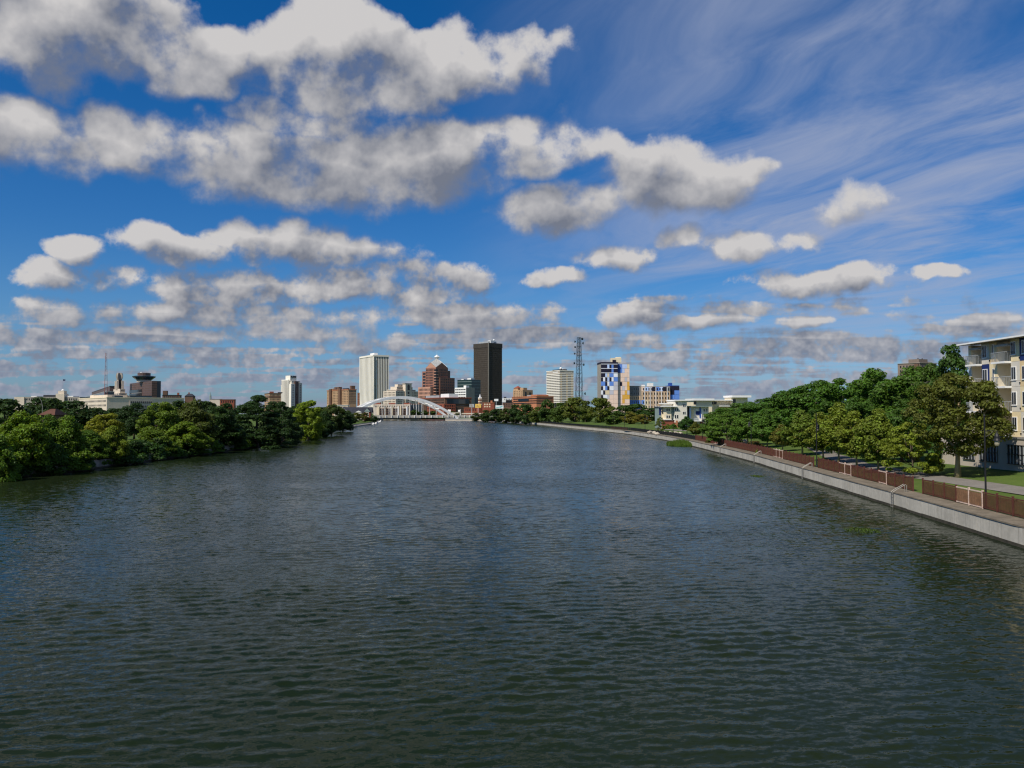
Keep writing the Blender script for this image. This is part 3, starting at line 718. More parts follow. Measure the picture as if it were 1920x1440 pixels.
# reeds in the water and floating weed
def reeds():
    rng = np.random.default_rng(8); n = 2600
    c = on_ground(1281, 836); mb = MB()
    for i in range(n):
        a = rng.random() * 6.28; r = rng.random() ** .5
        x = c.x + math.cos(a) * r * 3.6; y = c.y + 3 + math.sin(a) * r * 8.0; h = (1.1 + .9 * rng.random()) * (1.15 - .65 * r)
        if x > XR(y) - .15: x = XR(y) - .15
        dx, dy = rng.normal(0, .22, 2); w = .05; t_ = rng.random() * 3.14; wx, wy = w * math.cos(t_), w * math.sin(t_)
        mb.poly([(x - wx, y - wy, -.1), (x + wx, y + wy, -.1), (x + wx * .7 + dx * .4, y + wy * .7 + dy * .4, h * .6), (x - wx * .7 + dx * .4, y - wy * .7 + dy * .4, h * .6)])
        mb.poly([(x - wx * .7 + dx * .4, y - wy * .7 + dy * .4, h * .6), (x + wx * .7 + dx * .4, y + wy * .7 + dy * .4, h * .6), (x + dx, y + dy, h)])
    o = mb.build('reed_bed', 'leaf'); o.color = (.10, .165, .022, 1)
    tag(o, 'bright green reeds growing in the water where the brown netting starts', 'reeds', kind='stuff')
    for px, py, rx, ry, m, lab in ((1617, 995, 1.3, 1.6, 320, 'thin patch of floating weed in front of the right wall'), (1420, 893, .9, 2.0, 240, 'small green weed patch in the water near the right wall')):
        c = on_ground(px, py); mb = MB()
        for i in range(m):
            a = rng.random() * 6.28; r = rng.random() ** .5; x = c.x + math.cos(a) * r * rx; y = c.y + math.sin(a) * r * ry; h = .05 + .22 * rng.random() * (1 - r); w = .05
            dx, dy = rng.normal(0, .09, 2)
            mb.poly([(x - w, y, -.03), (x + w, y, -.03), (x + dx, y + dy, h)])
        o = mb.build('water_weed', 'leaf'); o.color = (.085, .13, .025, 1); tag(o, lab, 'water weed', kind='stuff')
reeds()

# ------------------------------------------------------------------ buildings
WMESH = {}
def win_mesh(mat, w, h, axis, t_=.12):
    """shared pane mesh, centred; axis = the local axis it faces along"""
    key = (mat, round(w, 2), round(h, 2), axis)
    if key not in WMESH:
        mb = MB()
        if axis == 'x': mb.box(-t_, .05, -w / 2, w / 2, -h / 2, h / 2)
        else: mb.box(-w / 2, w / 2, -t_, .05, -h / 2, h / 2)
        WMESH[key] = mb.mesh('window', mat)
    return WMESH[key]
class Bld:
    """a building turned by phi about its near corner: local x runs along its right face, local y along its left face"""
    def __init__(s, name, label, cat, pxC, Y, phi, group=None):
        s.Y = Y; s.phi = math.radians(phi); s.c = (xat(pxC, Y), Y)
        s.o = thing(name, label, cat, (s.c[0], Y, 0), s.phi, group)
    def z(s, py): return zat(py, s.Y)
    def kx(s, px, y=0.0):      # local x on the line y = const that projects to px
        k = (px - 960) / F_PX; cx = s.c[0] - y * math.sin(s.phi); cy = s.c[1] + y * math.cos(s.phi)
        return (k * cy - cx) / (math.cos(s.phi) - k * math.sin(s.phi))
    def ky(s, px, x=0.0):
        k = (px - 960) / F_PX; cx = s.c[0] + x * math.cos(s.phi); cy = s.c[1] + x * math.sin(s.phi)
        return (cx - k * cy) / (math.sin(s.phi) + k * math.cos(s.phi))
    def box(s, name, x0, x1, y0, y1, z0, z1, mat, parent=None):
        return MB().box(x0, x1, y0, y1, z0, z1).build(name, mat, parent or s.o)
    def win(s, face, u0, u1, z0, z1, nu, nz, fw=.6, fh=.6, mat='glass', at_=0.0, name='window', parent=None, skip=None):
        du, dz = (u1 - u0) / nu, (z1 - z0) / nz
        me = win_mesh(mat, abs(du) * fw, dz * fh, 'x' if face == 'L' else 'y')
        for i in range(nu):
            for j in range(nz):
                if skip and skip(i, j): continue
                u = u0 + (i + .5) * du; z = z0 + (j + .5) * dz
                link(name, me, parent or s.o, (at_, u, z) if face == 'L' else (u, at_, z))
    def bands(s, x0, x1, y0, y1, zs, h, mat, name='band', out=.35):
        for z in zs: s.box(name, x0 - out, x1 + out, y0 - out, y1 + out, z, z + h, mat)
BASE = 3.0

def finned_tower():
    b = Bld('office_tower', 'white office tower clad in tall vertical fins, left of the arch crown', 'tower', 699.5, 1650, 31)
    a, w, zt = b.ky(674.5), b.kx(728), b.z(665)
    b.box('core', .8, w - .8, .8, a - .8, BASE, zt - 2, 'glass')
    def flare(z): return 3.2 * max(0, (42 - z) / 42) ** 2
    for face, L, n in (('L', a, 11), ('R', w, 9)):
        for i in range(n + 1):
            u = L * i / n; hw = L / n * (.30 if face == 'L' else .24); rings = []
            for z in (BASE, 12, 22, 32, 44, zt - 3):
                o = -flare(z) - .1; q = [(o, u - hw), (.9, u - hw), (.9, u + hw), (o, u + hw)]
                rings.append([(p, v, z) if face == 'L' else (v, p, z) for p, v in q] if face == 'L' else [(v, p, z) for p, v in q][::-1])
            MB().loft(rings).build('fin', 'tower_white', b.o)
    b.box('roof_band', -1.0, w + 1, -1.0, a + 1, zt - 3.4, zt, 'tower_white')
    b.box('roof_plant', w * .2, w * .42, a * .15, a * .45, zt, zt + 4.5, 'white_paint')
finned_tower()

def gabled_tower():
    b = Bld('office_tower', 'brown granite office tower with gabled glass pyramid roof and white finial', 'tower', 817, 1400, 45)
    zb = BASE; z = b.z
    W = 27.0; zs = z(689)                                        # upper shaft
    b.box('shaft', 0, W, 0, W, zb, zs, 'brown_granite')
    gp = z(679.5); ap = z(671)
    c = W / 2
    mids = [(0, c), (c, 0), (W, c), (c, W)]
    for i, (p, q, r) in enumerate((((0, 0), (0, W), (0, c)), ((W, 0), (0, 0), (c, 0)), ((W, W), (W, 0), (W, c)), ((0, W), (W, W), (c, W)))):
        MB().poly([(*p, zs), (*r, gp), (*q, zs)]).build('gable', 'pink_granite' if i == 0 else 'brown_granite', b.o)  # sunward gable in lighter granite, its sunlight put into the colour
    cor = [(0, 0), (W, 0), (W, W), (0, W)]; nb = [((0, c), (c, 0)), ((c, 0), (W, c)), ((W, c), (c, W)), ((c, W), (0, c))]
    for p, (m1, m2) in zip(cor, nb):
        o = 0.25
        rf = MB().poly([(p[0], p[1], zs + o), (*m2, gp + o), (c, c, ap + o), (*m1, gp + o)]).build('roof', 'roof_glass', b.o)
        for k in range(1, 6):                                   # glazing bars
            f = k / 6; A = Vector((p[0], p[1], zs + .4)).lerp(Vector((*m1, gp + .4)), f); B = Vector((*m2, gp + .4)).lerp(Vector((c, c, ap + .4)), f)
            MB().tube([A, B], .22, 4).build('glazing_bar', 'white_steel', rf)
    d = 3.6; zc = z(668)
    mb = MB(); top, bot = z(663.5), z(673)
    ring = [(c - d, c - d, zc), (c + d, c - d, zc), (c + d, c + d, zc), (c - d, c + d, zc)]
    for k in range(4):
        mb.poly([ring[k], ring[(k + 1) % 4], (c, c, top)]); mb.poly([ring[(k + 1) % 4], ring[k], (c, c, bot)])
    fin = mb.build('finial', 'white_paint', b.o)
    MB().tube([(c, c, top - 1), (c, c, top + 6)], [.25, .1], 5).build('spire', 'white_paint', b.o)
    # setbacks on both faces
    b.box('left_setback', 1.2, W - 2, W, b.ky(791.5, 1.2), zb, z(695), 'brown_granite')
    b.box('right_setback', W, b.kx(844, 2), 2, W - 2, zb, z(694), 'bronze')
    x2 = b.kx(852.5, -2.5)
    b.box('right_wing', 7, x2, -2.5, 8, zb, z(707.5), 'brown_granite')
    ya = b.ky(784, -8); xa = -8
    b.box('left_wing', xa, -.4, 5, ya, zb, z(725.5), 'pink_granite')
    fl = (zs - z(770)) / 16
    b.win('L', 6, W - .5, z(770), zs - 1.5, 6, 16, .60, .62)
    b.win('R', 7.5, W - .5, z(770), zs - 1.5, 6, 16, .55, .62, at_=0, skip=lambda i, j: j < 11)
    b.win('R', 7.5, x2, z(770), z(708.5), 8, 12, .5, .6, at_=-2.5)
    b.win('L', -2, 8, z(768), z(709), 1, 12, .2, .55, at_=7)
    b.win('L', 6, ya - 1, z(768), z(727), 9, 6, .5, .6, at_=xa)
    b.win('L', W + .5, b.ky(791.5, 1.2) - .4, z(760), z(697), 1, 11, .7, .6, at_=1.2)
    # stacked corner balconies
    for k in range(15):
        zz = z(772) + k * (zs - z(772) - 3) / 15
        b.box('corner_slab', -1.3, 5.6, -1.3, 4.6, zz, zz + 1.3, 'pink_granite')
    b.box('corner_glass', -.6, 4.9, -.6, 3.9, zb, zs - 3, 'glass')
gabled_tower()

def stepped_beige():
    b = Bld('office_building', 'cream stepped office building with arched window bay behind the bridge crown', 'building', 742, 1250, 46)
    z = b.z; a0 = b.ky(718.5); w0 = b.kx(784)
    zt = z(733)
    b.box('wall', 0, w0, 0, a0, BASE, zt, 'limestone')
    b.box('upper_tier', 3, w0 - 2.5, 3, b.ky(725.5, 3), zt, z(730), 'limestone')
    b.box('upper_tier', 6, w0 - 7, 5, b.ky(732, 6), z(730), z(724.5), 'limestone')
    b.box('penthouse', 10, w0 - 16, 8, b.ky(740, 10), z(724.5), z(720), 'limestone')
    xb = b.kx(766, -1.2)
    b.box('arch_bay', xb - 6, xb + 6, -1.2, 6, BASE, z(719), 'limestone')
    b.box('bay_cornice', xb - 7, xb + 7, -1.8, 7, z(719), z(718), 'grey_stone')
    mb = MB(); r = 2.0; zc = z(723); pts = [(-r, z(731)), (r, z(731))] + [(r * math.cos(t_ * math.pi / 8), zc + r * math.sin(t_ * math.pi / 8)) for t_ in range(9)]
    mb.loft([[(xb + p, -1.55, q) for p, q in pts], [(xb + p, -1.1, q) for p, q in pts]]); mb.build('arched_window', 'glass', b.o)
    b.win('L', .8, a0 - .8, z(772), zt - .8, 9, 9, .5, .5)
    b.win('R', .8, w0 - .8, z(772), zt - .8, 15, 9, .5, .5, skip=lambda i, j: 7 < i < 11)
    b.win('L', 3.6, b.ky(725.5, 3) - .6, zt, z(730.3), 9, 1, .5, .55, at_=3)
    b.win('R', 3.6, w0 - 3, zt, z(730.3), 14, 1, .5, .55, at_=3, skip=lambda i, j: 7 < i < 11)
    b.win('R', 6.6, w0 - 7.5, z(730), z(724.8), 12, 1, .5, .5, at_=5, skip=lambda i, j: 6 < i < 10)
    b.win('R', xb - 1.8, xb + 1.8, z(772), z(733), 1, 6, .9, .7, at_=-1.2)
stepped_beige()

def dark_tower():
    b = Bld('office_tower', 'tall dark brown slab sided tower, highest of the skyline', 'tower', 916, 1540, 42)
    z = b.z; a, w, zt = b.ky(888), b.kx(941.3), z(643)
    b.box('shaft', 0, w, 0, a, BASE, zt, 'dark_aggregate')
    n = 30
    for face, L in (('L', a), ('R', w)):
        for i in range(n):
            u = L * (i + .5) / n
            if face == 'L': b.box('rib', -.35, -.02, u - .22, u + .22, BASE, z(652), 'dark_rib')
            else: b.box('rib', u - .22, u + .22, -.35, -.02, BASE, z(652), 'dark_rib')
    for k in range(30):
        zz = 12 + k * (z(653) - 12) / 30
        b.box('spandrel', -.2, w + .02, -.2, a + .02, zz, zz + 1.1, 'dark_rib')
    b.box('crown_band', -.5, w + .5, -.5, a + .5, z(651), zt + .3, 'dark_aggregate')
    b.box('corner_strip', -.9, .6, -.9, .6, BASE, zt, 'corner_strip')
    b.box('roof_plant', 6, w - 8, 7, a - 8, zt, zt + 4.2, 'grey_metal')
    b.box('roof_plant', 9, 17, 5, 13, zt, zt + 5.5, 'white_paint')
    MB().tube([(12, 14, zt), (12, 14, zt + 14)], [.3, .12], 5).build('antenna', 'grey_metal', b.o)
    MB().lathe([(.2, zt + 5.5), (1.4, zt + 6.2), (1.6, zt + 7.4), (.9, zt + 8.6), (.1, zt + 9)], 10, 20, 8).build('radome', 'white_paint', b.o)
dark_tower()

def glass_block():
    b = Bld('office_building', 'dark green glass block left of the tall dark tower', 'building', 884, 1480, 50)
    z = b.z; a = b.ky(857.5); b.box('wall', 0, 24, 0, a, BASE, z(711.5), 'glass_green')
    for k in range(6): b.box('floor_line', -.25, 24.2, -.25, a + .2, z(745) + k * 5.6, z(745) + k * 5.6 + .7, 'teal_grey')
    b.box('roof_box', 3, 12, 4, 13, z(711.5), z(708.8), 'white_paint'); b.box('roof_box', 4, 9, a - 12, a - 6, z(711.5), z(710), 'white_paint')
    b = Bld('office_building', 'white banded office block with grey end wall below the green glass block', 'building', 874, 1380, 48)
    z = b.z; a = b.ky(853); w = b.kx(890)
    b.box('wall', 0, w, 0, a, BASE, z(726.5), 'grey_stone'); b.box('front', -.4, 0, 0, a, BASE, z(726.5), 'white_paint')
    b.win('L', .8, a - .8, z(766), z(728), 6, 8, .85, .42, at_=-.4)
    b.box('roof_box', 2, 9, 2, 8, z(726.5), z(722.6), 'white_paint')
glass_block()

def red_complex():
    b = Bld('office_building', 'long dark red brick office block with grey glass right of the bridge crown', 'building', 834, 1080, 30)
    z = b.z; a = b.ky(786); w = b.kx(884)
    b.box('wall', 0, w, 0, a, BASE, z(746.5), 'brick_dark')
    b.box('cornice', -.5, w + .5, -.5, a + .5, z(746.5), z(745), 'brick_red')
    b.box('lower_front', -3, 14, -3, a * .8, BASE, z(757.5), 'brick_red')
    b.box('glass_front', 3, w - 4, -.8, .4, z(757), z(748), 'glass_blue')
    b.win('L', 2, a - 2, z(757), z(747.2), 22, 2, .55, .6)
    b.win('L', 2, a * .8 - 1, z(774), z(758), 18, 3, .5, .55, at_=-3)
    b.win('R', -2, 13, z(774), z(758), 6, 3, .5, .55, at_=-3)
    b.win('R', 15, w - 1, z(772), z(758), 14, 3, .5, .5)
    b.box('roof_plant', 8, 22, a * .42, a * .95, z(745), z(740.2), 'grey_metal')
    b.box('roof_plant', 7, 20, 2, a * .33, z(745), z(738), 'white_steel')
red_complex()

def riverside_flats():
    b = Bld('apartment_building', 'pale low riverside apartment building with tall dark bays seen under the arch', 'building', 700, 960, 4)
    z = b.z; w = b.kx(769); zt = z(758)
    b.box('wall', 0, w, 0, 18, BASE, zt, 'limestone')
    for px in (716, 728, 741, 757):
        x = b.kx(px)
        bay = b.box('bay', x - 2.6, x + 2.6, -.9, .2, 5, z(765.5), 'brick_dark')
        b.win('R', x - 2.3, x + 2.3, z(778), z(766), 2, 3, .7, .6, at_=-.9, parent=bay)
        b.box('pier', x + 2.8, x + 4.4, -1.3, .2, BASE, z(762), 'white_paint'); b.box('pier', x - 4.4, x - 2.8, -1.3, .2, BASE, z(762), 'cream')
    b.win('R', 1, w - 1, z(765), z(759), 20, 1, .4, .5)
    for px in (707, 735, 763): x = b.kx(px); b.box('roof_gable', x - 4, x + 4, 1, 10, zt, zt + 1.6, 'brick_red')
    b = Bld('office_building', 'dark glass fronted office under the right half of the arch', 'building', 769, 980, 4)
    z = b.z; w = b.kx(800); b.box('wall', 0, w, 0, 20, BASE, z(757), 'brick_dark'); b.box('glazing', 1, w - 6, -.6, .3, 6, z(758.5), 'glass_blue')
    for k in range(5): b.box('mullion', 1 + k * 3, 1.4 + k * 3, -.9, -.5, 6, z(757.5), 'white_paint')
riverside_flats()

def brick_flats():
    b = Bld('apartment_building', 'old brick apartment block with darker bays and rooftop tanks left of the finned tower', 'building', 653, 1000, 33)
    z = b.z; a = b.ky(613); w = b.kx(668); zt = z(731)
    b.box('wall', 0, w, 0, a, BASE, zt, 'brick_tan')
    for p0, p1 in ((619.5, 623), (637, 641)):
        b.box('bay', -2.2, .3, b.ky(p1), b.ky(p0), BASE, zt + 2.2, 'brick_dark')  # bays in darker brick than the wall
    b.win('L', 1, a - 1, z(757), zt - .8, 15, 8, .42, .5, skip=lambda i, j: i in (6, 12))
    b.win('R', .8, w - .8, z(757), zt - .8, 6, 8, .42, .5)
    b.box('cornice', -.5, w + .4, -.5, a + .4, zt, zt + .9, 'brick_orange')
    for x0, x1, y0, y1, zz, m in ((2, 6, a * .5, a * .72, 724, 'brick_dark'), (2, 6, a * .78, a * .9, 726.5, 'brick_tan'), (w - 6, w - 1, 1, 6, 723, 'brick_dark'), (4, 9, a * .3, a * .4, 727, 'roof_slate'), (1, 4, a * .1, a * .2, 727.5, 'roof_slate')):
        b.box('rooftop_hut', x0, x1, y0, y1, zt + .9, z(zz), m)
    for x in (3, 6.5): MB().lathe([(1.3, z(728)), (1.5, z(727.8)), (1.5, z(725)), (.2, z(724.2))], 9, x, a * .62).build('water_tank', 'roof_slate', b.o)
    b = Bld('apartment_building', 'thin reddish brick building squeezed beside the finned tower', 'building', 670, 1200, 10)
    b.box('wall', 0, 3.2, 0, 10, BASE, b.z(737), 'brick_orange'); b.win('R', .2, 3, b.z(757), b.z(738), 2, 6, .5, .5)
    b.box('roof', -.2, 3.4, -.2, 10.2, b.z(737), b.z(736.4), 'brick_dark')
    b = Bld('low_building', 'low cream flat roofed building below the brick apartment block', 'building', 626, 800, 5)
    b.box('wall', 0, b.kx(652), 0, 14, BASE, b.z(760), 'limestone'); b.box('roof', -.4, b.kx(652) + .4, -.4, 14.4, b.z(760), b.z(759.2), 'white_paint'); b.win('R', 1, b.kx(652) - 1, b.z(767), b.z(761), 8, 1, .6, .6)
brick_flats()

def stepped_white():
    b = Bld('apartment_tower', 'white stepped tower with vertical piers and a dark rooftop sign', 'tower', 545.5, 1300, 50)
    z = b.z; a = b.ky(527); w = b.kx(566)
    b.box('shaft', 2, w - 2, 2, a - 1.5, BASE, z(714), 'grey_cream')
    am = b.ky(528.5, 0); a2 = b.ky(541.5, 0)
    b.box('left_slab', -1, 4, a2, am, BASE, z(711.5), 'tower_white')
    b.box('left_step', -.4, 4, am, a, BASE, z(721), 'tower_white')
    b.box('front_step', -.2, 8, -.2, a2 - .4, BASE, z(719.8), 'tower_white')
    n = 6
    for i in range(n):
        u = a2 + (am - a2) * (i + .5) / n
        b.box('window_strip', -1.12, -.95, u - .55, u + .55, BASE, z(713), 'glass')
    x1 = b.kx(553, -.2); x2 = b.kx(559.5, -.2)
    b.box('shaded_face', x1, x2, -.6, 3, BASE, z(714.5), 'bronze')  # bronze tone puts the shade of this right-hand face into the colour
    b.box('right_step', x2, w, -.2, 6, BASE, z(717.5), 'grey_cream')
    b.win('R', .8, x1 - .8, z(760), z(721), 1, 12, .3, .55, at_=-.2)
    b.win('R', x1 + .6, x2 - .6, z(760), z(718), 1, 13, .35, .5, at_=-.6)
    b.win('R', x2 + .8, w - .8, z(760), z(721), 1, 12, .3, .55, at_=-.2)
    ph = b.box('penthouse', 1, w * .62, 4, a * .62, z(714), z(704), 'tower_white')
    sg = thing; xs = 1.8
    for k, (wd, hh) in enumerate(((1.7, 1), (1.5, .6), (1.3, .95), (1.6, 1), (1.5, .9), (.9, 1))):       # unreadable dark letters of the roof sign
        b.box('sign_letter', xs, xs + wd, 3.7, 3.95, z(707.6), z(707.6) + 2.5 * hh, 'roof_slate', ph); xs += wd + .35
    MB().tube([(6, 8, z(704)), (6, 8, z(699))], [.22, .08], 5).build('antenna', 'grey_metal', b.o)
    b = Bld('apartment_building', 'brown brick block half hidden left of the white stepped tower', 'building', 505, 1150, 24)
    z = b.z; a, w = b.ky(496), b.kx(527)
    b.box('wall', 0, w, 0, a, BASE, z(738), 'brick_tan'); b.box('cornice', -.5, w + .5, -.5, a + .5, z(738), z(736.8), 'brick_dark'); b.box('dark_storey', -.2, w, -.2, a, z(746), z(742.5), 'brick_dark')
    b.win('R', .8, w - .8, z(758), z(739), 8, 5, .45, .5); b.win('L', .8, a - .8, z(758), z(739), 4, 5, .45, .5)
    b.box('rooftop_hut', 1, 6, 2, 8, z(736.8), z(734), 'brick_red'); b.box('rooftop_hut', 12, 18, 3, 7, z(736.8), z(735), 'roof_slate')
stepped_white()

def civic_left():
    # long cream civic building
    b = Bld('civic_building', 'long cream building with slit windows rising over the left thicket', 'building', 200, 420, 40)
    z = b.z; a = b.ky(148); w = b.kx(345); zt = z(746)
    b.box('wall', 0, w, 0, a, BASE, zt, 'limestone')
    b.box('coping', -.2, w + .2, -.2, a + .2, zt, zt + .4, 'cream')
    b.win('L', .8, a - .6, z(764), z(747.5), 24, 2, .38, .42)
    x1, x2 = b.kx(243), b.kx(286)
    b.box('recess_wall', x1, x2, -.25, .3, BASE, zt - .8, 'stucco')
    b.win('R', x1 + .3, x2 - .3, z(766), z(750), 11, 2, .5, .5, at_=-.25)
    b.box('roof_house', 2, 12, a * .12, a * .62, zt + .4, z(739.5), 'limestone'); b.box('roof_house', 3, 11, a * .66, a * .8, zt + .4, z(738.5), 'limestone')
    b.box('clerestory', 4, b.kx(232), 1.5, 6, zt + .4, z(741.5), 'glass_blue'); b.box('glazed_storey', x1 + .5, x2, .8, 6, zt + .4, z(741), 'glass_blue')
    # stone tower with four upright wings
    b = Bld('office_tower', 'pale stepped stone tower crowned by upright wing shapes', 'tower', 222, 1150, 38)
    z = b.z; a = b.ky(209); w = b.kx(238)
    b.box('plinth', 0, w, 0, a, BASE, z(737), 'limestone'); b.box('step', 2, w - 2, 2, a - 2, z(737), z(729), 'limestone')
    b.win('R', 2, w - 2, z(742), z(736.4), 4, 1, .4, .7); b.win('R', 3, w - 3, z(734), z(730), 3, 1, .3, .6, at_=2); b.win('L', 2, a - 2, z(742), z(736.4), 3, 1, .4, .6)
    cx, cy = w / 2, a / 2; s = min(w, a) * .30
    b.box('shaft', cx - s, cx + s, cy - s, cy + s, z(729), z(712), 'limestone')
    b.box('dark_window_bay', cx - s * .5, cx + s * .5, cy - s - .5, cy - s, z(729), z(711), 'glass')
    b.box('dark_window_bay', cx - s - .5, cx - s, cy - s * .5, cy + s * .5, z(729), z(711), 'grey_stone')
    for dx, dy in ((-1, -1), (1, -1), (1, 1), (-1, 1)):
        b.box('pier', cx + dx * s * 1.05 - 1.5, cx + dx * s * 1.05 + 1.5, cy + dy * s * 1.05 - 1.5, cy + dy * s * 1.05 + 1.5, z(729), z(713.5), 'limestone')
        ang = math.atan2(dy, dx); prof = []                       # wing: tall curved blade
        for k in range(9):
            f = k / 8; prof.append((1.0 + 2.9 * math.sin(f * math.pi * .86) ** .8, z(713) + f * (z(698) - z(713))))
        A = [(cx + dx * s * .25 + math.cos(ang) * r, cy + dy * s * .25 + math.sin(ang) * r, zz) for r, zz in prof]
        B = [(cx + dx * s * .25 - .4 * math.cos(ang), cy + dy * s * .25 - .4 * math.sin(ang), zz) for r, zz in prof]
        nx, ny = -math.sin(ang) * .7, math.cos(ang) * .7
        MB().loft([[(p[0] + nx, p[1] + ny, p[2]), (p[0] - nx, p[1] - ny, p[2]), (q[0] - nx, q[1] - ny, q[2]), (q[0] + nx, q[1] + ny, q[2])] for p, q in zip(A, B)]).build('wing', 'grey_stone', b.o)
    # brown glass block with round restaurant
    b = Bld('office_tower', 'brown tower block with a wide dark round storey on its roof', 'tower', 284, 1080, 36)
    z = b.z; a = b.ky(243); w = b.kx(302); zt = z(714)
    b.box('shaft', 0, w * .55, 0, a, BASE, zt, 'bronze'); b.box('side_wing', w * .55, w, 2, a * .7, BASE, zt, 'glass_blue')
    b.box('dark_recess', -.4, .3, a * .42, a + .1, z(741), z(728), 'glass'); b.box('recess_line', -.6, -.3, a * .42, a + .1, z(735), z(734.3), 'grey_stone')
    for k in range(7): b.box('floor_line', -.15, w * .55 + .1, -.15, a, z(745) + k * (zt - z(745)) / 7, z(745) + k * (zt - z(745)) / 7 + .35, 'brick_dark')
    cx, cy = w * .28, a * .45; R = .5 * 44 * b.Y / F_PX
    for nm, prof, m in (('drum', [(R * .62, zt), (R * .62, z(709.5))], 'stucco'), ('round_storey', [(R * .66, z(709.5)), (R * .86, z(706)), (R * .98, z(704)), (R * 1.0, z(702.8)), (R * .80, z(701.6))], 'glass_blue'), ('roof_drum', [(R * .55, z(701.6)), (R * .55, z(696.4)), (R * .50, z(695.9))], 'bronze')):
        MB().lathe(prof, 16, cx, cy).build(nm, m, b.o)
    b.box('roof_plant', cx - 4, cx + 5, cy - 3, cy + 4, z(695.9), z(694.2), 'white_paint')
    # dark glass block behind the mast
    b = Bld('office_building', 'low dark glass block behind the red lattice mast', 'building', 205, 1300, 30)
    z = b.z; a = b.ky(172); w = b.kx(216); b.box('upper_wall', 0, w, 0, a, z(733), z(724.5), 'bronze'); b.box('parapet', -.6, w + .6, -.6, a + .6, z(724.5), z(723.6), 'glass_blue'); b.box('wall', 1.5, w, 1.5, a - 1, BASE, z(733), 'glass')
    b = Bld('office_building', 'dark blue low block at the left of the cream building with slit windows', 'building', 196, 1000, 30)
    z = b.z; a = b.ky(155); w = b.kx(214); b.box('wall', 0, w, 0, a, BASE, z(735), 'glass_blue'); b.box('parapet', -.5, w + .5, -.5, a + .5, z(735), z(734), 'grey_metal')
    b = Bld('low_building', 'brick low building with chimneys right of the brown tower block', 'building', 304, 900, 14)
    z = b.z; w = b.kx(337); b.box('wall', 0, w, 0, 14, BASE, z(741), 'brick_dark'); b.box('stair_tower', 0, 4.5, 2, 8, z(741), z(732.5), 'brick_dark'); b.box('chimney', w - 3, w - 1, 2, 4, z(741), z(736), 'brick_red'); b.box('roof', -.4, w + .4, -.4, 14.4, z(741), z(740.4), 'roof_slate'); b.win('R', 1, w - 1, z(747), z(741.5), 8, 1, .5, .5)
    b = Bld('low_building', 'small dark roofed house with dormers behind the reddish tinged tree', 'building', 346, 700, 10)
    z = b.z; w = b.kx(362); b.box('wall', 0, w, 0, 9, BASE, z(743), 'brick_dark'); MB().loft([[(-.3, -.3, z(743)), (w + .3, -.3, z(743)), (w + .3, 9.3, z(743)), (-.3, 9.3, z(743))], [(2, 3, z(738)), (w - 2, 3, z(738)), (w - 2, 6, z(738)), (2, 6, z(738))]]).build('roof', 'roof_slate', b.o); b.box('chimney', 2, 3, 4, 5, z(740), z(735.5), 'brick_red')
    b = Bld('low_building', 'low reddish building peeping over the trees left of the dark evergreen', 'building', 412, 800, 10)
    z = b.z; w = b.kx(439); b.box('wall', 0, w, 0, 10, BASE, z(750), 'brick_red'); b.box('roof', -.3, w + .3, -.3, 10.3, z(750), z(748.6), 'brick_dark'); b.win('R', .6, w - .6, z(756), z(750.5), 6, 1, .5, .6)
    b = Bld('church', 'pale church roof with small steeple over the trees left of the dark evergreen', 'church', 393, 850, 10)
    z = b.z; w = b.kx(414); b.box('wall', 0, w, 0, 9, BASE, z(750), 'limestone'); MB().prism([(0, 0), (w, 0), (w, 9), (0, 9)], z(750), z(748)).build('roof', 'gravel_roof', b.o); MB().lathe([(1.2, z(749)), (1.0, z(742)), (.3, z(738)), (.05, z(734))], 6, 0, 3).build('steeple', 'teal_grey', b.o)
    # war memorial style hall far left: cupola and white roofs
    b = Bld('hall_building', 'stone hall with stepped cupola and white roof patches at the far left skyline', 'building', 30, 620, 6)
    z = b.z; w = b.kx(150)
    b.box('wall', 0, w, 0, 26, BASE, z(744), 'grey_stone'); b.box('end_pavilion', -1, 6, -1, 14, BASE, z(744.5), 'limestone'); b.box('dark_roof', b.kx(80), b.kx(108), 1, 20, z(744), z(740.4), 'roof_slate')
    x = b.kx(114); b.box('cupola_base', x - 3, x + 3, -1.5, 6, BASE, z(738), 'limestone'); b.box('cupola', x - 2, x + 2.2, 0, 5, z(738), z(732.5), 'limestone'); MB().lathe([(1.0, z(732.5)), (1.1, z(731)), (.5, z(729.6)), (.1, z(729))], 8, x + .6, 2).build('lantern', 'white_paint', b.o)
    b.box('white_roof', b.kx(121), b.kx(136), 1, 12, z(744), z(742), 'white_paint'); b.box('white_roof', b.kx(57), b.kx(68), 1, 12, z(744), z(742.4), 'white_paint')
    b.win('R', 2, w - 2, z(752), z(745), 26, 1, .4, .5)
    fp = thing('flagpole', 'thin flagpole with a dark flag above the far left hall', 'flagpole', (xat(117, 640), 640, BASE))
    MB().tube([(0, 0, 0), (0, 0, zat(709.5, 640) - BASE)], [.12, .06], 6).build('pole', 'grey_metal', fp)
    zz = zat(711, 640) - BASE; MB().loft([[(.08, 0, zz), (.08, 0, zz - 1.3), (.08, .03, zz - 1.3), (.08, .03, zz)], [(1.0, .25, zz - .1), (1.0, .25, zz - 1.35), (1.0, .28, zz - 1.35), (1.0, .28, zz - .1)], [(1.9, -.05, zz + .05), (1.9, -.05, zz - 1.2), (1.9, -.02, zz - 1.2), (1.9, -.02, zz + .05)]]).build('flag', 'flag', fp)
    # brown tiled roof house in the trees
    b = Bld('house', 'house with a brown hipped roof among the trees at far left', 'house', 70, 172, 10)
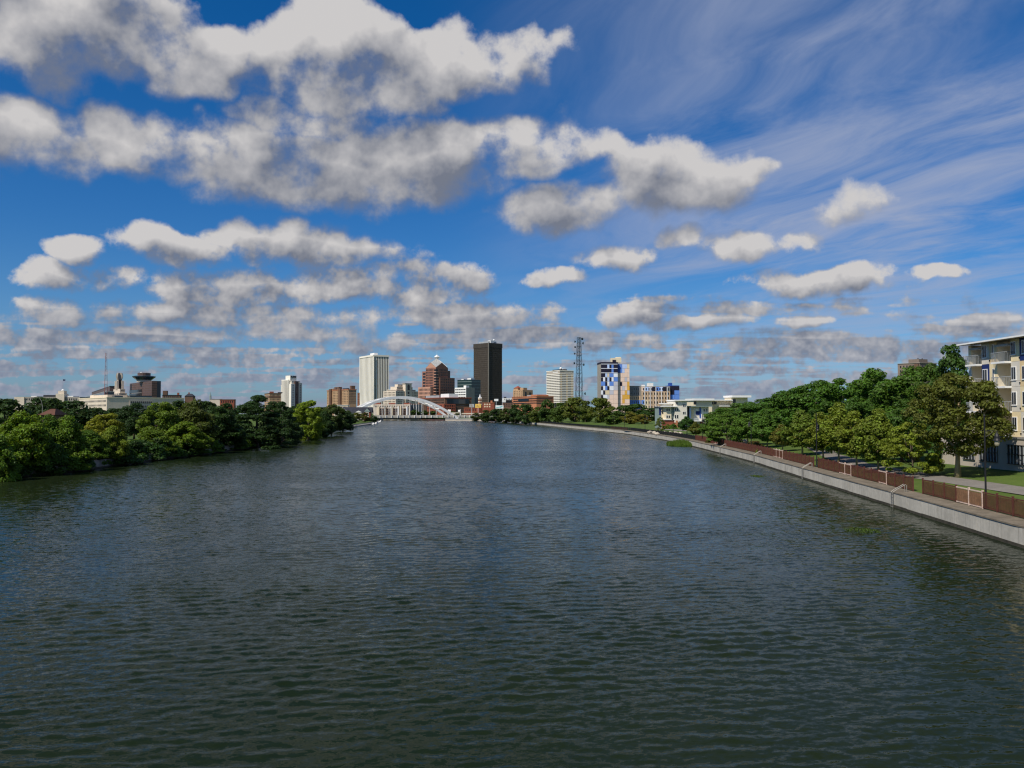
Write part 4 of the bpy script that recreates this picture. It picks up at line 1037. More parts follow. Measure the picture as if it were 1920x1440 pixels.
    z = b.z; w = b.kx(103); b.box('wall', .4, w - .4, .4, 7.6, BASE, z(778), 'brick_dark'); MB().loft([[(0, 0, z(778)), (w, 0, z(778)), (w, 8, z(778)), (0, 8, z(778))], [(1.4, 3.4, z(766.5)), (w - 1.0, 3.4, z(766.5)), (w - 1.0, 4.6, z(766.5)), (1.4, 4.6, z(766.5))]]).build('roof', 'roof_brown', b.o); b.win('R', .8, w - .8, z(792), z(780), 3, 1, .4, .6, at_=.4)
civic_left()

def lattice_mast(name, label, px, Y, ptop, pbase, wt, wb, mat, nseg, r=.28, dishes=(), legs=4):
    z0 = BASE + 1; H = zat(ptop, Y) - z0
    root = thing(name, label, 'mast', (xat(px, Y), Y, z0), .5)
    def corner(k, z): w = wb + (wt - wb) * z / H; a = 2 * math.pi * k / legs; return Vector((w * .7 * math.cos(a), w * .7 * math.sin(a), z))
    for k in range(legs): MB().tube([corner(k, 0), corner(k, H)], [r * 1.25, r * .9], 5).build('leg', mat, root)
    for j in range(nseg):
        za, zb = H * j / nseg, H * (j + 1) / nseg; mb = MB(); mm = mat
        for k in range(legs):
            mb.tube([corner(k, zb), corner((k + 1) % legs, zb)], r * .7, 4)
            mb.tube([corner(k, za), corner((k + 1) % legs, zb)], r * .6, 4)
        mb.build('brace_ring', 'dish' if (mat == 'mast_red' and j % 2) else mm, root)
    if dishes: MB().tube([(0, 0, 0), (0, 0, H)], .5, 5).build('cable_riser', mat, root)
    for (h, a, rad) in dishes:
        z = H * h; c = corner(0, z); R = c.xy.length + .9; p = Vector((R * math.cos(a), R * math.sin(a), z)); d = Vector((math.cos(a), math.sin(a), 0)); s = Vector((-d.y, d.x, 0)); u = Vector((0, 0, 1))
        rings = [[p + d * o + (s * math.cos(t_ * math.pi / 5) + u * math.sin(t_ * math.pi / 5)) * q for t_ in range(10)] for o, q in ((-.4, rad * .3), (0, rad * .8), (.35, rad), (.9, rad))]
        MB().loft(rings).build('dish', 'mast_blue', root)
    return root
m = lattice_mast('lattice_mast', 'tall blue grey lattice mast with dish antennas right of the striped tower', 1086, 700, 633, 748, 2.8, 6.4, 'mast_blue', 9, .16,
             dishes=((.98, -1.2, 1.0), (.95, 2.6, .9), (.93, -.6, 1.1), (.88, 3.0, .8), (.80, 2.5, .8), (.68, 2.7, 1.0), (.66, -1.0, 1.0), (.30, -.7, 1.1), (.99, .3, .8)))
MB().tube([(0, 0, 66), (0, 0, 76)], [.12, .05], 5).build('whip_antenna', 'grey_metal', m)
lattice_mast('lattice_mast', 'thin red and white lattice radio mast beside the winged stone tower', 197, 900, 662, 735, 1.2, 3.6, 'mast_red', 14, .16, legs=3)
lattice_mast('lattice_mast', 'very thin distant mast over the tan tower with the red cap', 973, 1100, 712, 745, .5, 1.2, 'grey_metal', 8, .08, legs=3)

def tan_tower():
    b = Bld('office_tower', 'tan brick tower with a small red pyramid cap behind the orange block', 'tower', 980, 1000, 40)
    z = b.z; a = b.ky(962); w = b.kx(999)
    b.box('wall', 0, w, 0, a, BASE, z(731), 'brick_tan'); b.box('corner_turret', 1, 7.5, a - 8, a, z(731), z(727.5), 'brick_tan'); MB().loft([[(.6, a - 8.4, z(727.5)), (7.9, a - 8.4, z(727.5)), (7.9, a + .3, z(727.5)), (.6, a + .3, z(727.5))], [(4.1, a - 4.2, z(723)), (4.3, a - 4.2, z(723)), (4.3, a - 4, z(723)), (4.1, a - 4, z(723))]]).build('cap', 'brick_red', b.o)
    b.box('stair_head', 2, 8, 1, 7, z(731), z(726.8), 'brick_tan'); b.win('L', .8, 3.5, z(744), z(733), 1, 3, .3, .4); b.win('R', w * .2, w * .38, z(744), z(734), 1, 1, .8, .9); b.win('R', w * .62, w * .85, z(740), z(735), 1, 1, .8, .8); b.win('L', 4.5, a - 1, z(745), z(732), 4, 4, .3, .4)
    b = Bld('parking_block', 'orange brick banded block in front of the tan tower', 'building', 1006, 900, 25)
    z = b.z; a = b.ky(960); w = b.kx(1038); zt = z(743.5)
    b.box('wall', 0, w, 0, a, BASE, zt, 'brick_orange')
    for k in range(3): b.box('window_band', -.2, w * .94, -.2, a * .94, z(748 + 4.2 * k), z(746.3 + 4.2 * k), 'glass')
    b.box('glass_bay', -.6, 1, a * .30, a * .72, z(752), z(746.5), 'glass_blue'); b.box('parapet', -.4, w + .4, -.4, a + .4, zt, zt + .7, 'brick_orange')
    b.box('roof_house', 4, 18, a * .1, a * .35, zt + .7, z(739.5), 'brick_orange'); b.box('roof_plant', 7, 12, a * .45, a * .6, zt + .7, z(740), 'grey_metal')
    b = Bld('low_building', 'low white building right of the tall dark tower', 'building', 944, 1050, 8)
    z = b.z; w = b.kx(961); b.box('wall', 0, w, 0, 12, BASE, z(746.5), 'white_paint'); b.box('dark_front', 3, w - .6, -.6, .3, z(757), z(750), 'glass'); b.box('rooftop_hut', 1, 4, 2, 5, z(746.5), z(744), 'roof_slate'); b.win('R', .6, w - .6, z(750), z(747), 5, 1, .5, .5)
    # red brick church-like tower with white spire and red terrace
    b = Bld('clock_tower', 'little red and white brick tower with a white spire before the dark tower', 'tower', 899, 950, 30)
    z = b.z; s = 2.6
    for k in range(6): b.box('brick_course' if k % 2 == 0 else 'stone_course', -.15 * (k % 2), s + .15 * (k % 2), -.15 * (k % 2), s + .15 * (k % 2), z(762) + k * (z(746.5) - z(762)) / 6, z(762) + (k + 1) * (z(746.5) - z(762)) / 6, 'brick_red' if k % 2 == 0 else 'cream')
    b.box('base', -1, 5, -1, 5, BASE, z(762), 'brick_red')
    MB().loft([[(.2, .2, z(746.5)), (s - .2, .2, z(746.5)), (s - .2, s - .2, z(746.5)), (.2, s - .2, z(746.5))], [(s / 2 - .15, s / 2 - .15, z(739)), (s / 2 + .15, s / 2 - .15, z(739)), (s / 2 + .15, s / 2 + .15, z(739)), (s / 2 - .15, s / 2 + .15, z(739))]]).build('spire', 'white_paint', b.o)
    for dx in (0, s):
        for dy in (0, s): MB().lathe([(.35, z(746.5)), (.3, z(745.3)), (.05, z(744.3))], 6, dx, dy).build('pinnacle', 'white_paint', b.o)
    b = Bld('brick_building', 'red brick building with pale arched windows right of the white spire', 'building', 906, 930, 6)
    z = b.z; w = b.kx(927); b.box('wall', 0, w, 0, 11, BASE, z(755.5), 'brick_red'); b.box('cornice', -.3, w + .3, -.3, 11.3, z(755.5), z(754.8), 'brick_orange'); b.win('R', .5, w * .68, z(764.5), z(756), 3, 2, .6, .6, mat='panel_C'); b.box('chimney', w - 4, w - 2, 3, 5, z(754.8), z(751), 'brick_orange')
    b = Bld('brick_building', 'long low red brick building under the yellow billboard', 'building', 870, 960, 4)
    z = b.z; w = b.kx(906); b.box('wall', 0, w, 0, 10, BASE, z(765), 'brick_red'); b.box('roof', -.3, w + .3, -.3, 10.3, z(765), z(764.4), 'brick_orange'); b.win('R', 1, w - 1, z(771), z(766), 9, 1, .5, .5)
    b = Bld('brick_building', 'dark red brick building behind the teal billboard', 'building', 943, 900, 4)
    z = b.z; w = b.kx(962); b.box('wall', 0, w, 0, 10, BASE, z(755), 'brick_dark'); b.box('roof', -.3, w + .3, -.3, 10.3, z(755), z(754.3), 'roof_slate'); b.win('R', .6, w - .6, z(763), z(756), 5, 2, .5, .5)
    for px, p0, p1, y0, y1, mt, lab in ((896.5, 891, 902, 757.5, 764.5, 'billboard_yellow', 'yellow billboard below the little white spire'), (936.5, 929, 944, 760, 766, 'billboard_white', 'white billboard with a teal swoosh on a post'), (930.5, 927.5, 935, 748, 752, 'billboard_white', 'small white sign board against the dark tower'), (884.5, 880, 889, 757.5, 763.5, 'grey_metal', 'back of a grey billboard left of the yellow one')):
        Y = 880; r = thing('billboard', lab, 'billboard', (xat(px, Y), Y, BASE)); w = (p1 - p0) / F_PX * Y / 2; za, zb = zat(y1, Y) - BASE, zat(y0, Y) - BASE
        MB().box(-w, w, -.15, .15, za, zb).build('board', mt, r); MB().tube([(0, .3, 0), (0, .3, za + 1)], .3, 6).build('post', 'grey_metal', r)
        if 'teal' in lab:
            pts = [(-.9, .35), (-.2, .5), (.1, .62), (.45, .72), (.85, .75), (.6, .5), (.35, .3), (.1, .38), (-.3, .3), (-.9, .2)]
            MB().loft([[(x * w, -.22, za + y * (zb - za)) for x, y in pts], [(x * w, -.16, za + y * (zb - za)) for x, y in pts]]).build('swoosh', 'billboard_teal', r)
        if 'yellow' in lab:
            for k in range(3): MB().box(-w * .55, w * (.5 - .2 * k), -.2, -.16, za + .8 + k * .8, za + 1.15 + k * .8).build('faded_print', 'bare_board', r)
tan_tower()

def striped_tower():
    b = Bld('office_tower', 'cream tower with horizontal window stripes and rooftop dome', 'tower', 1049.5, 1100, 27)
    z = b.z; a = b.ky(1024.5); w = b.kx(1076); zt = z(694)
    b.box('core', .5, w - .5, .5, a - .5, BASE, zt, 'glass')
    nf = 17; dz = (zt - 4.2 - z(753)) / nf
    for k in range(nf + 1):
        zz = z(753) + (k - 1) * dz + dz * .42
        b.box('floor_band', 0, w, 0, a, zz, zz + dz * .56, 'tower_white')
    b.box('roof_band', -.2, w + .2, -.2, a + .2, zt - .9, zt, 'tower_white')
    sb = b.box('sign_band', .2, w - .2, .2, a - .2, zt - 4.0, zt - .9, 'stucco')
    y_ = a * .46
    for k, (l, h) in enumerate(((1.6, .9), (1.5, .75), (1.4, 1.0), (1.5, .8), (1.4, .95), (1.6, .9), (1.5, 1.0))):       # unreadable pale letters on the left face
        b.box('sign_letter', .05, .19, y_, y_ + l * .9, zt - 3.2, zt - 3.2 + 1.5 * h, 'white_paint', sb); y_ -= l + .45
    x_ = w * .34
    for k, (l, h) in enumerate(((.7, .6), (1.5, .9), (1.6, 1.0), (1.4, .8), (1.5, .95), (1.3, .9), (1.5, 1.0))):
        b.box('sign_letter', x_, x_ + l * .9, .05, .19, zt - 3.2, zt - 3.2 + 1.4 * h, 'grey_cream', sb); x_ += l + .4
    for fx in (.06, .46, .82):
        b.box('gold_pier', w * fx, w * fx + w * .11, .12, .48, BASE, zt - 4.2, 'gold_panel')
    for k in range(1, 8): b.box('mullion', .15, .48, a * k / 8 - .2, a * k / 8 + .2, BASE, zt - 4.2, 'grey_stone')
    b.box('roof_plant', 5, w - 7, 6, a - 8, zt, z(691.6), 'roof_slate')
    MB().lathe([(1.5, z(691.6)), (1.8, z(690)), (1.4, z(688.4)), (.3, z(687.4))], 10, 7, 9).build('dome', 'white_paint', b.o)
    b.box('roof_box', 11, 15, 9, 13, z(691.6), z(690), 'white_paint')
    MB().tube([(7, 9, z(688)), (7, 9, z(684.5))], .25, 5).build('beacon', 'navy', b.o)
striped_tower()

def colour_tower():
    b = Bld('housing_tower', 'high rise clad in a checker of blue, pink and orange panels', 'tower', 1127, 560, 5)
    z = b.z; w1 = b.kx(1158.5); D1 = 9.0; zt = z(679.2); dep = 2.1
    b.box('front_block', 0, w1, 0, 13, BASE, zt, 'grey_stone')
    w2 = b.kx(1180.5, dep)
    b.box('rear_block', w1, w2, dep, 16, BASE, z(681.5), 'grey_stone')
    rows = ["DDDLDBDD", "DDDDDBDD", "DDLCBBWW", "DWDLDWBB", "BBDWBBGG", "DWBDWWGG", "WDCCGGPP", "DWWGPPPP", "WGPPPPPP", "PPPPPPPP", "PPPPPPPP"]
    rear = ["NBLLC", "NBLPP", "PPPPP", "GPPGP", "PDPPO", "PPGPO", "PPPOG", "PPOOO", "PPOPP", "PPPPP", "PPPPP"]
    dz = 8.25 / F_PX * 560
    def clad(rows, x0, x1, y, ztop):
        n = len(rows[0]); du = (x1 - x0) / n
        for j, r in enumerate(rows):
            i = 0
            while i < n:
                k = i + 1
                while k < n and r[k] == r[i] and k - i < 2: k += 1
                zz = ztop - (j + 1) * dz
                b.box('panel', x0 + i * du + .04, x0 + k * du - .04, y - .12, y - .005, zz + .06, zz + dz - .06 - (.35 if r[i] == 'D' and j > 1 else 0), 'panel_' + r[i]); i = k
    clad(rows, 0, w1, 0, z(682.3)); clad(rear, w1 + .1, w2, dep, z(682.3))
    b.box('parapet', -.1, w1 + .1, -.2, 13, z(682.2), zt + .15, 'panel_D')
    for zz in (z(682.4), z(690.6), z(698.8)): b.box('balcony_rail', .1, w1 - .2, -.28, -.13, zz - .25, zz + .1, 'panel_W')
    b.box('lift_house', w1 * .70, w1 + 3.2, 3, 9, zt, z(670.5), 'cream'); b.box('lift_house', w1 + .4, w1 + 3.4, 5, 10, z(670.5), z(668.5), 'cream'); b.box('roof_recess', w1 * .74, w1 - .6, 2.8, 3.05, zt, z(674), 'panel_D')
    MB().tube([(w1 * .64, 4, zt), (w1 * .64, 4, z(665))], [.12, .05], 5).build('antenna', 'grey_metal', b.o)
    # lower wings
    b = Bld('housing_block', 'lower housing block with tan and blue panels joined right of the checker tower', 'building', 1181, 566, 5)
    z = b.z; w = b.kx(1258); zt = z(724)
    xa = b.kx(1204)
    b.box('left_wing', 0, xa, 5, 18, BASE, zt, 'grey_stone'); b.box('main_wing', xa, w, 2, 16, BASE, zt, 'grey_stone')
    dz = 8.1 / F_PX * 585
    for j, m in enumerate('SSTBBTT'):
        for i in range(3):
            u0, u1 = xa * i / 3, xa * (i + 1) / 3; zz = z(725) - (j + 1) * dz
            b.box('panel', u0 + .05, u1 - .05, 4.86, 4.99, zz + .06, zz + dz - .06, 'panel_' + m)
        b.win('R', .5, xa - .5, z(725) - (j + 1) * dz, z(725) - j * dz, 5, 1, .28, .5, mat='glass_blue', at_=4.84)
    cols = ["PLGDBLDS", "TTTTTTTT", "TTTTTTTT", "BCTTTTTT", "CCTTTTTT", "CTTTTTTT"]
    for j, r in enumerate(cols):
        n = len(r); du = (w - xa) / n
        for i, m in enumerate(r):
            zz = z(725) - (j + 1) * dz
            b.box('panel', xa + i * du + .05, xa + (i + 1) * du - .05, 1.86, 1.99, zz + .06, zz + dz - .06, 'panel_' + m)
        b.win('R', xa + .4, w - .4, z(725) - (j + 1) * dz, z(725) - j * dz, 10, 1, .34, .5, mat='glass', at_=1.8)
    for k in range(5): u = xa + (w - xa) * (k + .5) / 5; b.box('white_pier', u - .16, u + .16, 1.66, 1.85, z(770), z(725), 'panel_W')
    w2 = b.kx(1274, 4); b.box('end_block', w, w2, 4, 14, BASE, z(722), 'panel_N')
    for j, r in enumerate(("DD", "DB", "BB", "NB", "PP", "PP")):
        for i, m in enumerate(r):
            du = (w2 - w) / 2; zz = z(723) - (j + 1) * dz; b.box('panel', w + i * du + .05, w + (i + 1) * du - .05, 3.86, 3.99, zz + .06, zz + dz - .06, 'panel_' + m)
    b.box('stair_head', w + .5, w + 2.4, 5, 9, z(722), z(717), 'panel_N'); b.box('lift_house', xa + (w - xa) * .28, xa + (w - xa) * .44, 4, 9, zt, z(717.6), 'white_paint'); b.box('roof_plant', xa + 1, xa + 3, 4, 8, zt, z(721), 'white_steel'); b.box('parapet', -.1, xa, 4.8, 18, zt, zt + .35, 'panel_S')
colour_tower()

def townhouses():
    Y = 330
    b = Bld('townhouse', 'white townhouse block with flat projecting roofs and brick base on the right lawn', 'house', 1249, Y, 8)
    z = b.z; kx = b.kx; zb = gz(b.c[0], Y) - .5; zw = z(787.5)
    def wnd(x, z0, z1, wd, y=-.0):
        fr = b.box('window', x - wd / 2 - .1, x + wd / 2 + .1, y - .06, y + .1, z0 - .1, z1 + .1, 'white_paint'); b.box('pane', x - wd / 2, x + wd / 2, y - .1, y - .05, z0, z1, 'glass', fr)
    x0, x1, x2 = kx(1249), kx(1264.5), kx(1287)
    b.box('brick_base', x0 - .6, x2 - 3, .3, 9, zb, zw, 'brick_red'); b.box('white_string', x0 - .8, x2 - 2.6, -.1, 9, zw, zw + .35, 'white_paint')
    b.box('left_wall', x0, kx(1258.5), 0, 9, zw + .35, z(763), 'cream'); b.box('stair_bay', kx(1258.5), x1, .6, 9, zw + .35, z(763), 'teal_grey')
    b.box('tower_wall', x1, x2, -.5, 9, zw - 1, z(751.5), 'siding')
    b.box('roof', kx(1242), kx(1268.5), -1.6, 8, z(763), z(761.8), 'white_paint'); b.box('roof', kx(1263), kx(1290), -1.6, 9, z(751.5), z(749.5), 'white_paint'); b.box('upper_roof', kx(1248), kx(1264), 1, 9, z(757), z(755.6), 'white_paint'); b.box('upper_wall', kx(1252), kx(1264), 2, 9, z(761.8), z(757), 'siding')
    for px in (1250.5, 1254.5):
        for p0, p1 in ((770.5, 766), (783.5, 779)): wnd(kx(px), z(p0), z(p1), .55)
    for px in (1266, 1270):
        for p0, p1 in ((770.5, 765.5), (784, 778)): wnd(kx(px, -.5), z(p0), z(p1), .55, -.5)
    for px in (1281, 1284):
        for p0, p1 in ((762.5, 758), (776.5, 772)): wnd(kx(px, -.5), z(p0), z(p1), .45, -.5)
    wnd(kx(1269, -.5), z(758), z(753.5), .6, -.5)
    b.box('porch', kx(1266), kx(1269), -1.0, .3, zb, z(788.5), 'brick_orange')
    b.box('side_wing', kx(1235, 4), x0, 4, 9, zb, z(763), 'teal_grey'); b.box('navy_panel', kx(1235.5, 4), kx(1239, 4), 3.9, 3.99, z(778), z(764), 'navy'); b.box('cream_panel', kx(1240, 4), kx(1246, 4), 3.9, 3.99, z(786), z(768), 'cream'); b.box('side_window', kx(1241, 4), kx(1244, 4), 3.8, 3.89, z(776), z(769), 'glass'); b.box('roof', kx(1233, 4), x0 - 1.9, 2, 9, z(763), z(762), 'panel_S')
    b = Bld('townhouse', 'recessed townhouse range with yellow and navy panels right of the white block', 'house', 1287, Y + 3, 8)
    z = b.z; kx = b.kx; w = kx(1332); b.box('wall', 0, w, 2, 11, zb, z(762.5), 'siding'); b.box('roof', -.5, w + 1, .2, 11, z(762.5), z(761), 'teal_grey')
    for p0, p1, ya, yb, m in ((1289, 1292, 784, 763, 'panel_D'), (1292.5, 1295.5, 784, 764, 'panel_L'), (1296, 1300.5, 784, 768, 'yellow_cream'), (1304.5, 1312, 778, 771, 'navy'), (1304.5, 1308, 770, 766, 'white_paint'), (1311.5, 1314, 784, 764, 'panel_N'), (1315, 1317, 784, 768, 'white_paint')):
        b.box('panel', kx(p0, 1.9), kx(p1, 1.9), 1.85, 1.99, z(ya), z(yb), m)
    b.box('balcony_slab', kx(1302), kx(1321), -.2, 2, z(790), z(788.6), 'white_paint'); mb = MB()
    for k in range(14): u = kx(1302) + (kx(1321) - kx(1302)) * k / 13; mb.box(u - .03, u + .03, -.15, -.09, z(788.6), z(784.5))
    mb.box(kx(1302), kx(1321), -.17, -.07, z(784.6), z(784.2)); mb.build('balcony_railing', 'white_steel', b.o)
    b.box('brick_base', kx(1316), kx(1322), 1, 2.2, zb, z(790), 'brick_red'); b.win('R', kx(1318, 2), w - .3, z(784), z(764), 2, 2, .35, .5, at_=2)
    b = Bld('townhouse', 'further townhouses with long white roof slabs above the treetops', 'house', 1298, Y + 22, 8)
    z = b.z; kx = b.kx
    for nm, p0, p1, ya, yb, d in (('roof', 1298, 1337, 751, 747.2, 0), ('roof', 1332, 1374, 751, 749.2, 1.5), ('roof', 1371.5, 1407, 745, 741.2, .5)): b.box(nm, kx(p0), kx(p1), d - 1.5, 9, z(ya), z(yb), 'white_paint')
    for p0, p1, yb, d in ((1300, 1335, 751, 0), (1335, 1373, 751, 3), (1373, 1404, 745, 1.2)): b.box('wall', kx(p0), kx(p1), d, 8.5, BASE, z(yb), 'cream')
    for px, p0, p1 in ((1303, 758, 752.5), (1378.5, 756, 748), (1340, 758, 753), (1346, 758, 753)): x = kx(px); b.box('window', x - .6, x + .6, -.1 if px < 1330 else (1.0 if px > 1370 else 2.9), 3.1, z(p0), z(p1), 'glass')
    b.box('terrace_slab', kx(1350), kx(1376), -1, 3, z(762), z(760.5), 'white_paint')
townhouses()

def far_apartments():
    b = Bld('apartment_tower', 'grey brown apartment tower showing over the right hand treetops', 'tower', 1726, 290, 30)
    z = b.z; a = b.ky(1684); w = b.kx(1757, 0)
    b.box('wall', 0, w, 0, a, BASE, z(680.5), 'dull_brick'); b.box('dark_bay', -.6, .3, a * .02, a * .2, BASE, z(682), 'brick_dark'); b.box('parapet', -.2, w + .2, -.2, a + .2, z(680.5), z(679.6), 'grey_stone')  # bay on the left face in darker brick
    b.box('lift_house', 1, 6, 1, 5, z(679.6), z(672.5), 'dull_brick'); b.box('roof_box', w * .6, w * .8, 1, 4, z(679.6), z(677), 'grey_stone')
    b.win('L', .6, a - .6, z(715), z(682), 6, 4, .35, .5); b.win('R', .6, w - .6, z(715), z(682), 5, 4, .35, .5)
    for dx in (2, 4.4): MB().tube([(dx, 2, z(672.5)), (dx, 2, z(670.5))], .18, 6).build('vent', 'roof_slate', b.o)
far_apartments()

# ------------------------------------------------------------------ apartment block on the right bank
def apartments():
    X0 = 55.0; zf = [6.25, 9.0, 11.75, 14.5]; zr = 16.95
    r = thing('apartment_block', 'cream and navy four storey apartment block with balconies at the right edge', 'building', (0, 0, 0))
    def box(name, x0, x1, y0, y1, z0, z1, m, p=None): return MB().box(x0, x1, y0, y1, z0, z1).build(name, m, p or r)
    def yp(px): return X0 * F_PX / (px - 960)
    # podium
    box('podium', X0 - .5, 72, 50, 105.2, 2.0, 6.05, 'stucco'); box('podium_return', X0 - .62, X0 - .45, 102.2, 105.3, 2.0, 5.75, 'stucco')
    box('podium_coping', X0 - .6, 72, 50, 101.5, 6.05, 6.22, 'gravel_roof')
    for px0, px1 in ((1805, 1826.5), (1836, 1868.5), (1888, 1925), (1945, 2000), (2030, 2100)):
        ya, yb = (X0 - .5) * F_PX / (px1 - 960), (X0 - .5) * F_PX / (px0 - 960)
        op = box('grille_opening', X0 - .56, X0 - .3, ya, yb, 3.35, 5.35, 'glass')
        n = max(3, int((yb - ya) / .55))
        for k in range(n + 1): y = ya + (yb - ya) * k / n; MB().box(X0 - .64, X0 - .57, y - .035, y + .035, 3.35, 5.35).build('grille_bar', 'grey_metal', op)
        for zz in (3.3, 4.35, 5.35): MB().box(X0 - .66, X0 - .57, ya - .05, yb + .05, zz, zz + .06).build('grille_rail', 'black_metal', op)
    # piers between the balcony recesses
    recs = [(yp(1842), yp(1823)), (yp(1897), yp(1871.5)), (82.5, 84.9), (74.6, 77.0), (65.5, 68.0), (57, 59.5)]
    edges = [99.75] + [v for ya, yb in recs for v in (yb, ya)] + [50]
    back = X0 + 2.0
    box('back_wall', back, 72, 50, 99.7, 6.2, zr, 'yellow_cream')
    rnd = random.Random(12); pal = ['yellow_cream', 'cream', 'grey_cream', 'tan_panel', 'yellow_cream', 'grey_cream']
    for i in range(0, len(edges), 2):
        yb, ya = edges[i], edges[i + 1]
        box('wall_pier', X0 + .05, back, ya, yb, 6.2, zr, 'cream')
        n = max(1, round((yb - ya) / 1.6))
        for f in range(4):
            za, zb = zf[f], (zf[f] + 2.75 if f < 3 else zr)
            for k in range(n):
                y0, y1 = ya + (yb - ya) * k / n, ya + (yb - ya) * (k + 1) / n
                m = pal[rnd.randrange(6)]
                if i == 2 and f == 2 and k >= n - 1: m = 'navy'
                if i == 4 and f == 3 and k <= n - 1 and y1 < 90.8: m = 'navy'
                if i == 8 and f in (1, 2): m = 'navy'
                for a_, b_ in ((za, za + .62), (za + .62, zb)):
                    box('panel', X0 - .02, X0 + .04, y0 + .012, y1 - .012, a_ + .012, b_ - .012, m)
    # recess linings, balconies
    for j, (ya, yb) in enumerate(recs):
        for f in range(4):
            z0 = zf[f]
            box('recess_panel', back - .05, back - .01, ya + .02, yb - .02, z0 + .1, z0 + 2.7, ('grey_cream', 'yellow_cream', 'yellow_cream', 'grey_cream')[f])
            dr = box('balcony_door', back - .12, back - .06, ya + .25, ya + 1.15, z0 + .12, z0 + 2.2, 'glass')
            if f == 0 and j % 2 == 0 and j > 1: continue
            sl = box('balcony', X0 - .75, back - .02, ya - .05, yb + .05, z0 - .12, z0 + .08, 'white_paint')
            for yy in np.linspace(ya, yb, 17): MB().box(X0 - .72, X0 - .70, yy - .01, yy + .01, z0 + .08, z0 + 1.1).build('baluster', 'grey_metal', sl)
            for xx in np.linspace(X0 - .72, X0, 5):
                for yy in (ya, yb): MB().box(xx - .01, xx + .01, yy - .01, yy + .01, z0 + .08, z0 + 1.1).build('baluster', 'grey_metal', sl)
            MB().box(X0 - .75, X0 - .68, ya - .03, yb + .03, z0 + 1.08, z0 + 1.14).box(X0 - .68, X0, ya - .03, ya + .03, z0 + 1.08, z0 + 1.14).box(X0 - .68, X0, yb - .03, yb + .03, z0 + 1.08, z0 + 1.14).build('rail', 'grey_metal', sl)
    # windows: white frame standing proud, dark glass, centre mullion
    def window(ya, yb, z0, z1, n=2):
        fr = box('window', X0 - .075, X0 + .0, ya, yb, z0, z1, 'white_paint')
        for k in range(n):
            a_ = ya + .09 + (yb - ya - .09) * k / n; b_ = ya + (yb - ya - .09) * (k + 1) / n
            MB().box(X0 - .095, X0 - .06, a_, b_, z0 + .08, z1 - .08).build('pane', 'glass', fr)
        MB().box(X0 - .13, X0 - .05, ya - .03, yb + .03, z0 - .05, z0).build('sill', 'white_paint', fr)
    for f in range(4):
        z0, z1 = zf[f] + .72, zf[f] + 2.2
        window(yp(1853), yp(1844), z0, z1); window(yp(1866), yp(1862.5), z0, z1, 1)
        window(yp(1907), yp(1897.8), z0, z1); window(yp(1928), yp(1918), z0, z1)
        for y in (85.6, 80.5, 78, 72.5, 70, 63.5, 61): window(y, y + 1.0, z0, z1)
    for f in range(4):
        for y in (89.6, 95.2): MB().box(X0 - .1, X0 - .02, y, y + .14, zf[f] + .3, zf[f] + .46).build('vent', 'black_metal', r)
    # roof: thin white mono-pitch slab with deep overhang
    rf = MB().loft([[(X0 - 1.3, 49, zr), (X0 - 1.3, 100.0, zr), (X0 - 1.3, 100.0, zr + .17), (X0 - 1.3, 49, zr + .17)], [(73, 49, zr + 1.0), (73, 100.0, zr + 1.0), (73, 100.0, zr + 1.17), (73, 49, zr + 1.17)]]).build('roof', 'white_paint', r)
    MB().poly([(X0 - 1.2, 49.2, zr - .02), (72, 49.2, zr + .97), (72, 99.9, zr + .97), (X0 - 1.2, 99.9, zr - .02)]).build('soffit', 'soffit', rf)
    for ya, yb in recs[:4]: MB().box(X0 - .35, X0 + .6, ya, yb, zr - .62, zr - .42).build('canopy', 'grey_metal', r)
    MB().box(X0 + .2, X0 + 1.2, 99.7, 100.5, 15.2, 15.6).build('end_canopy', 'white_paint', r)
apartments()

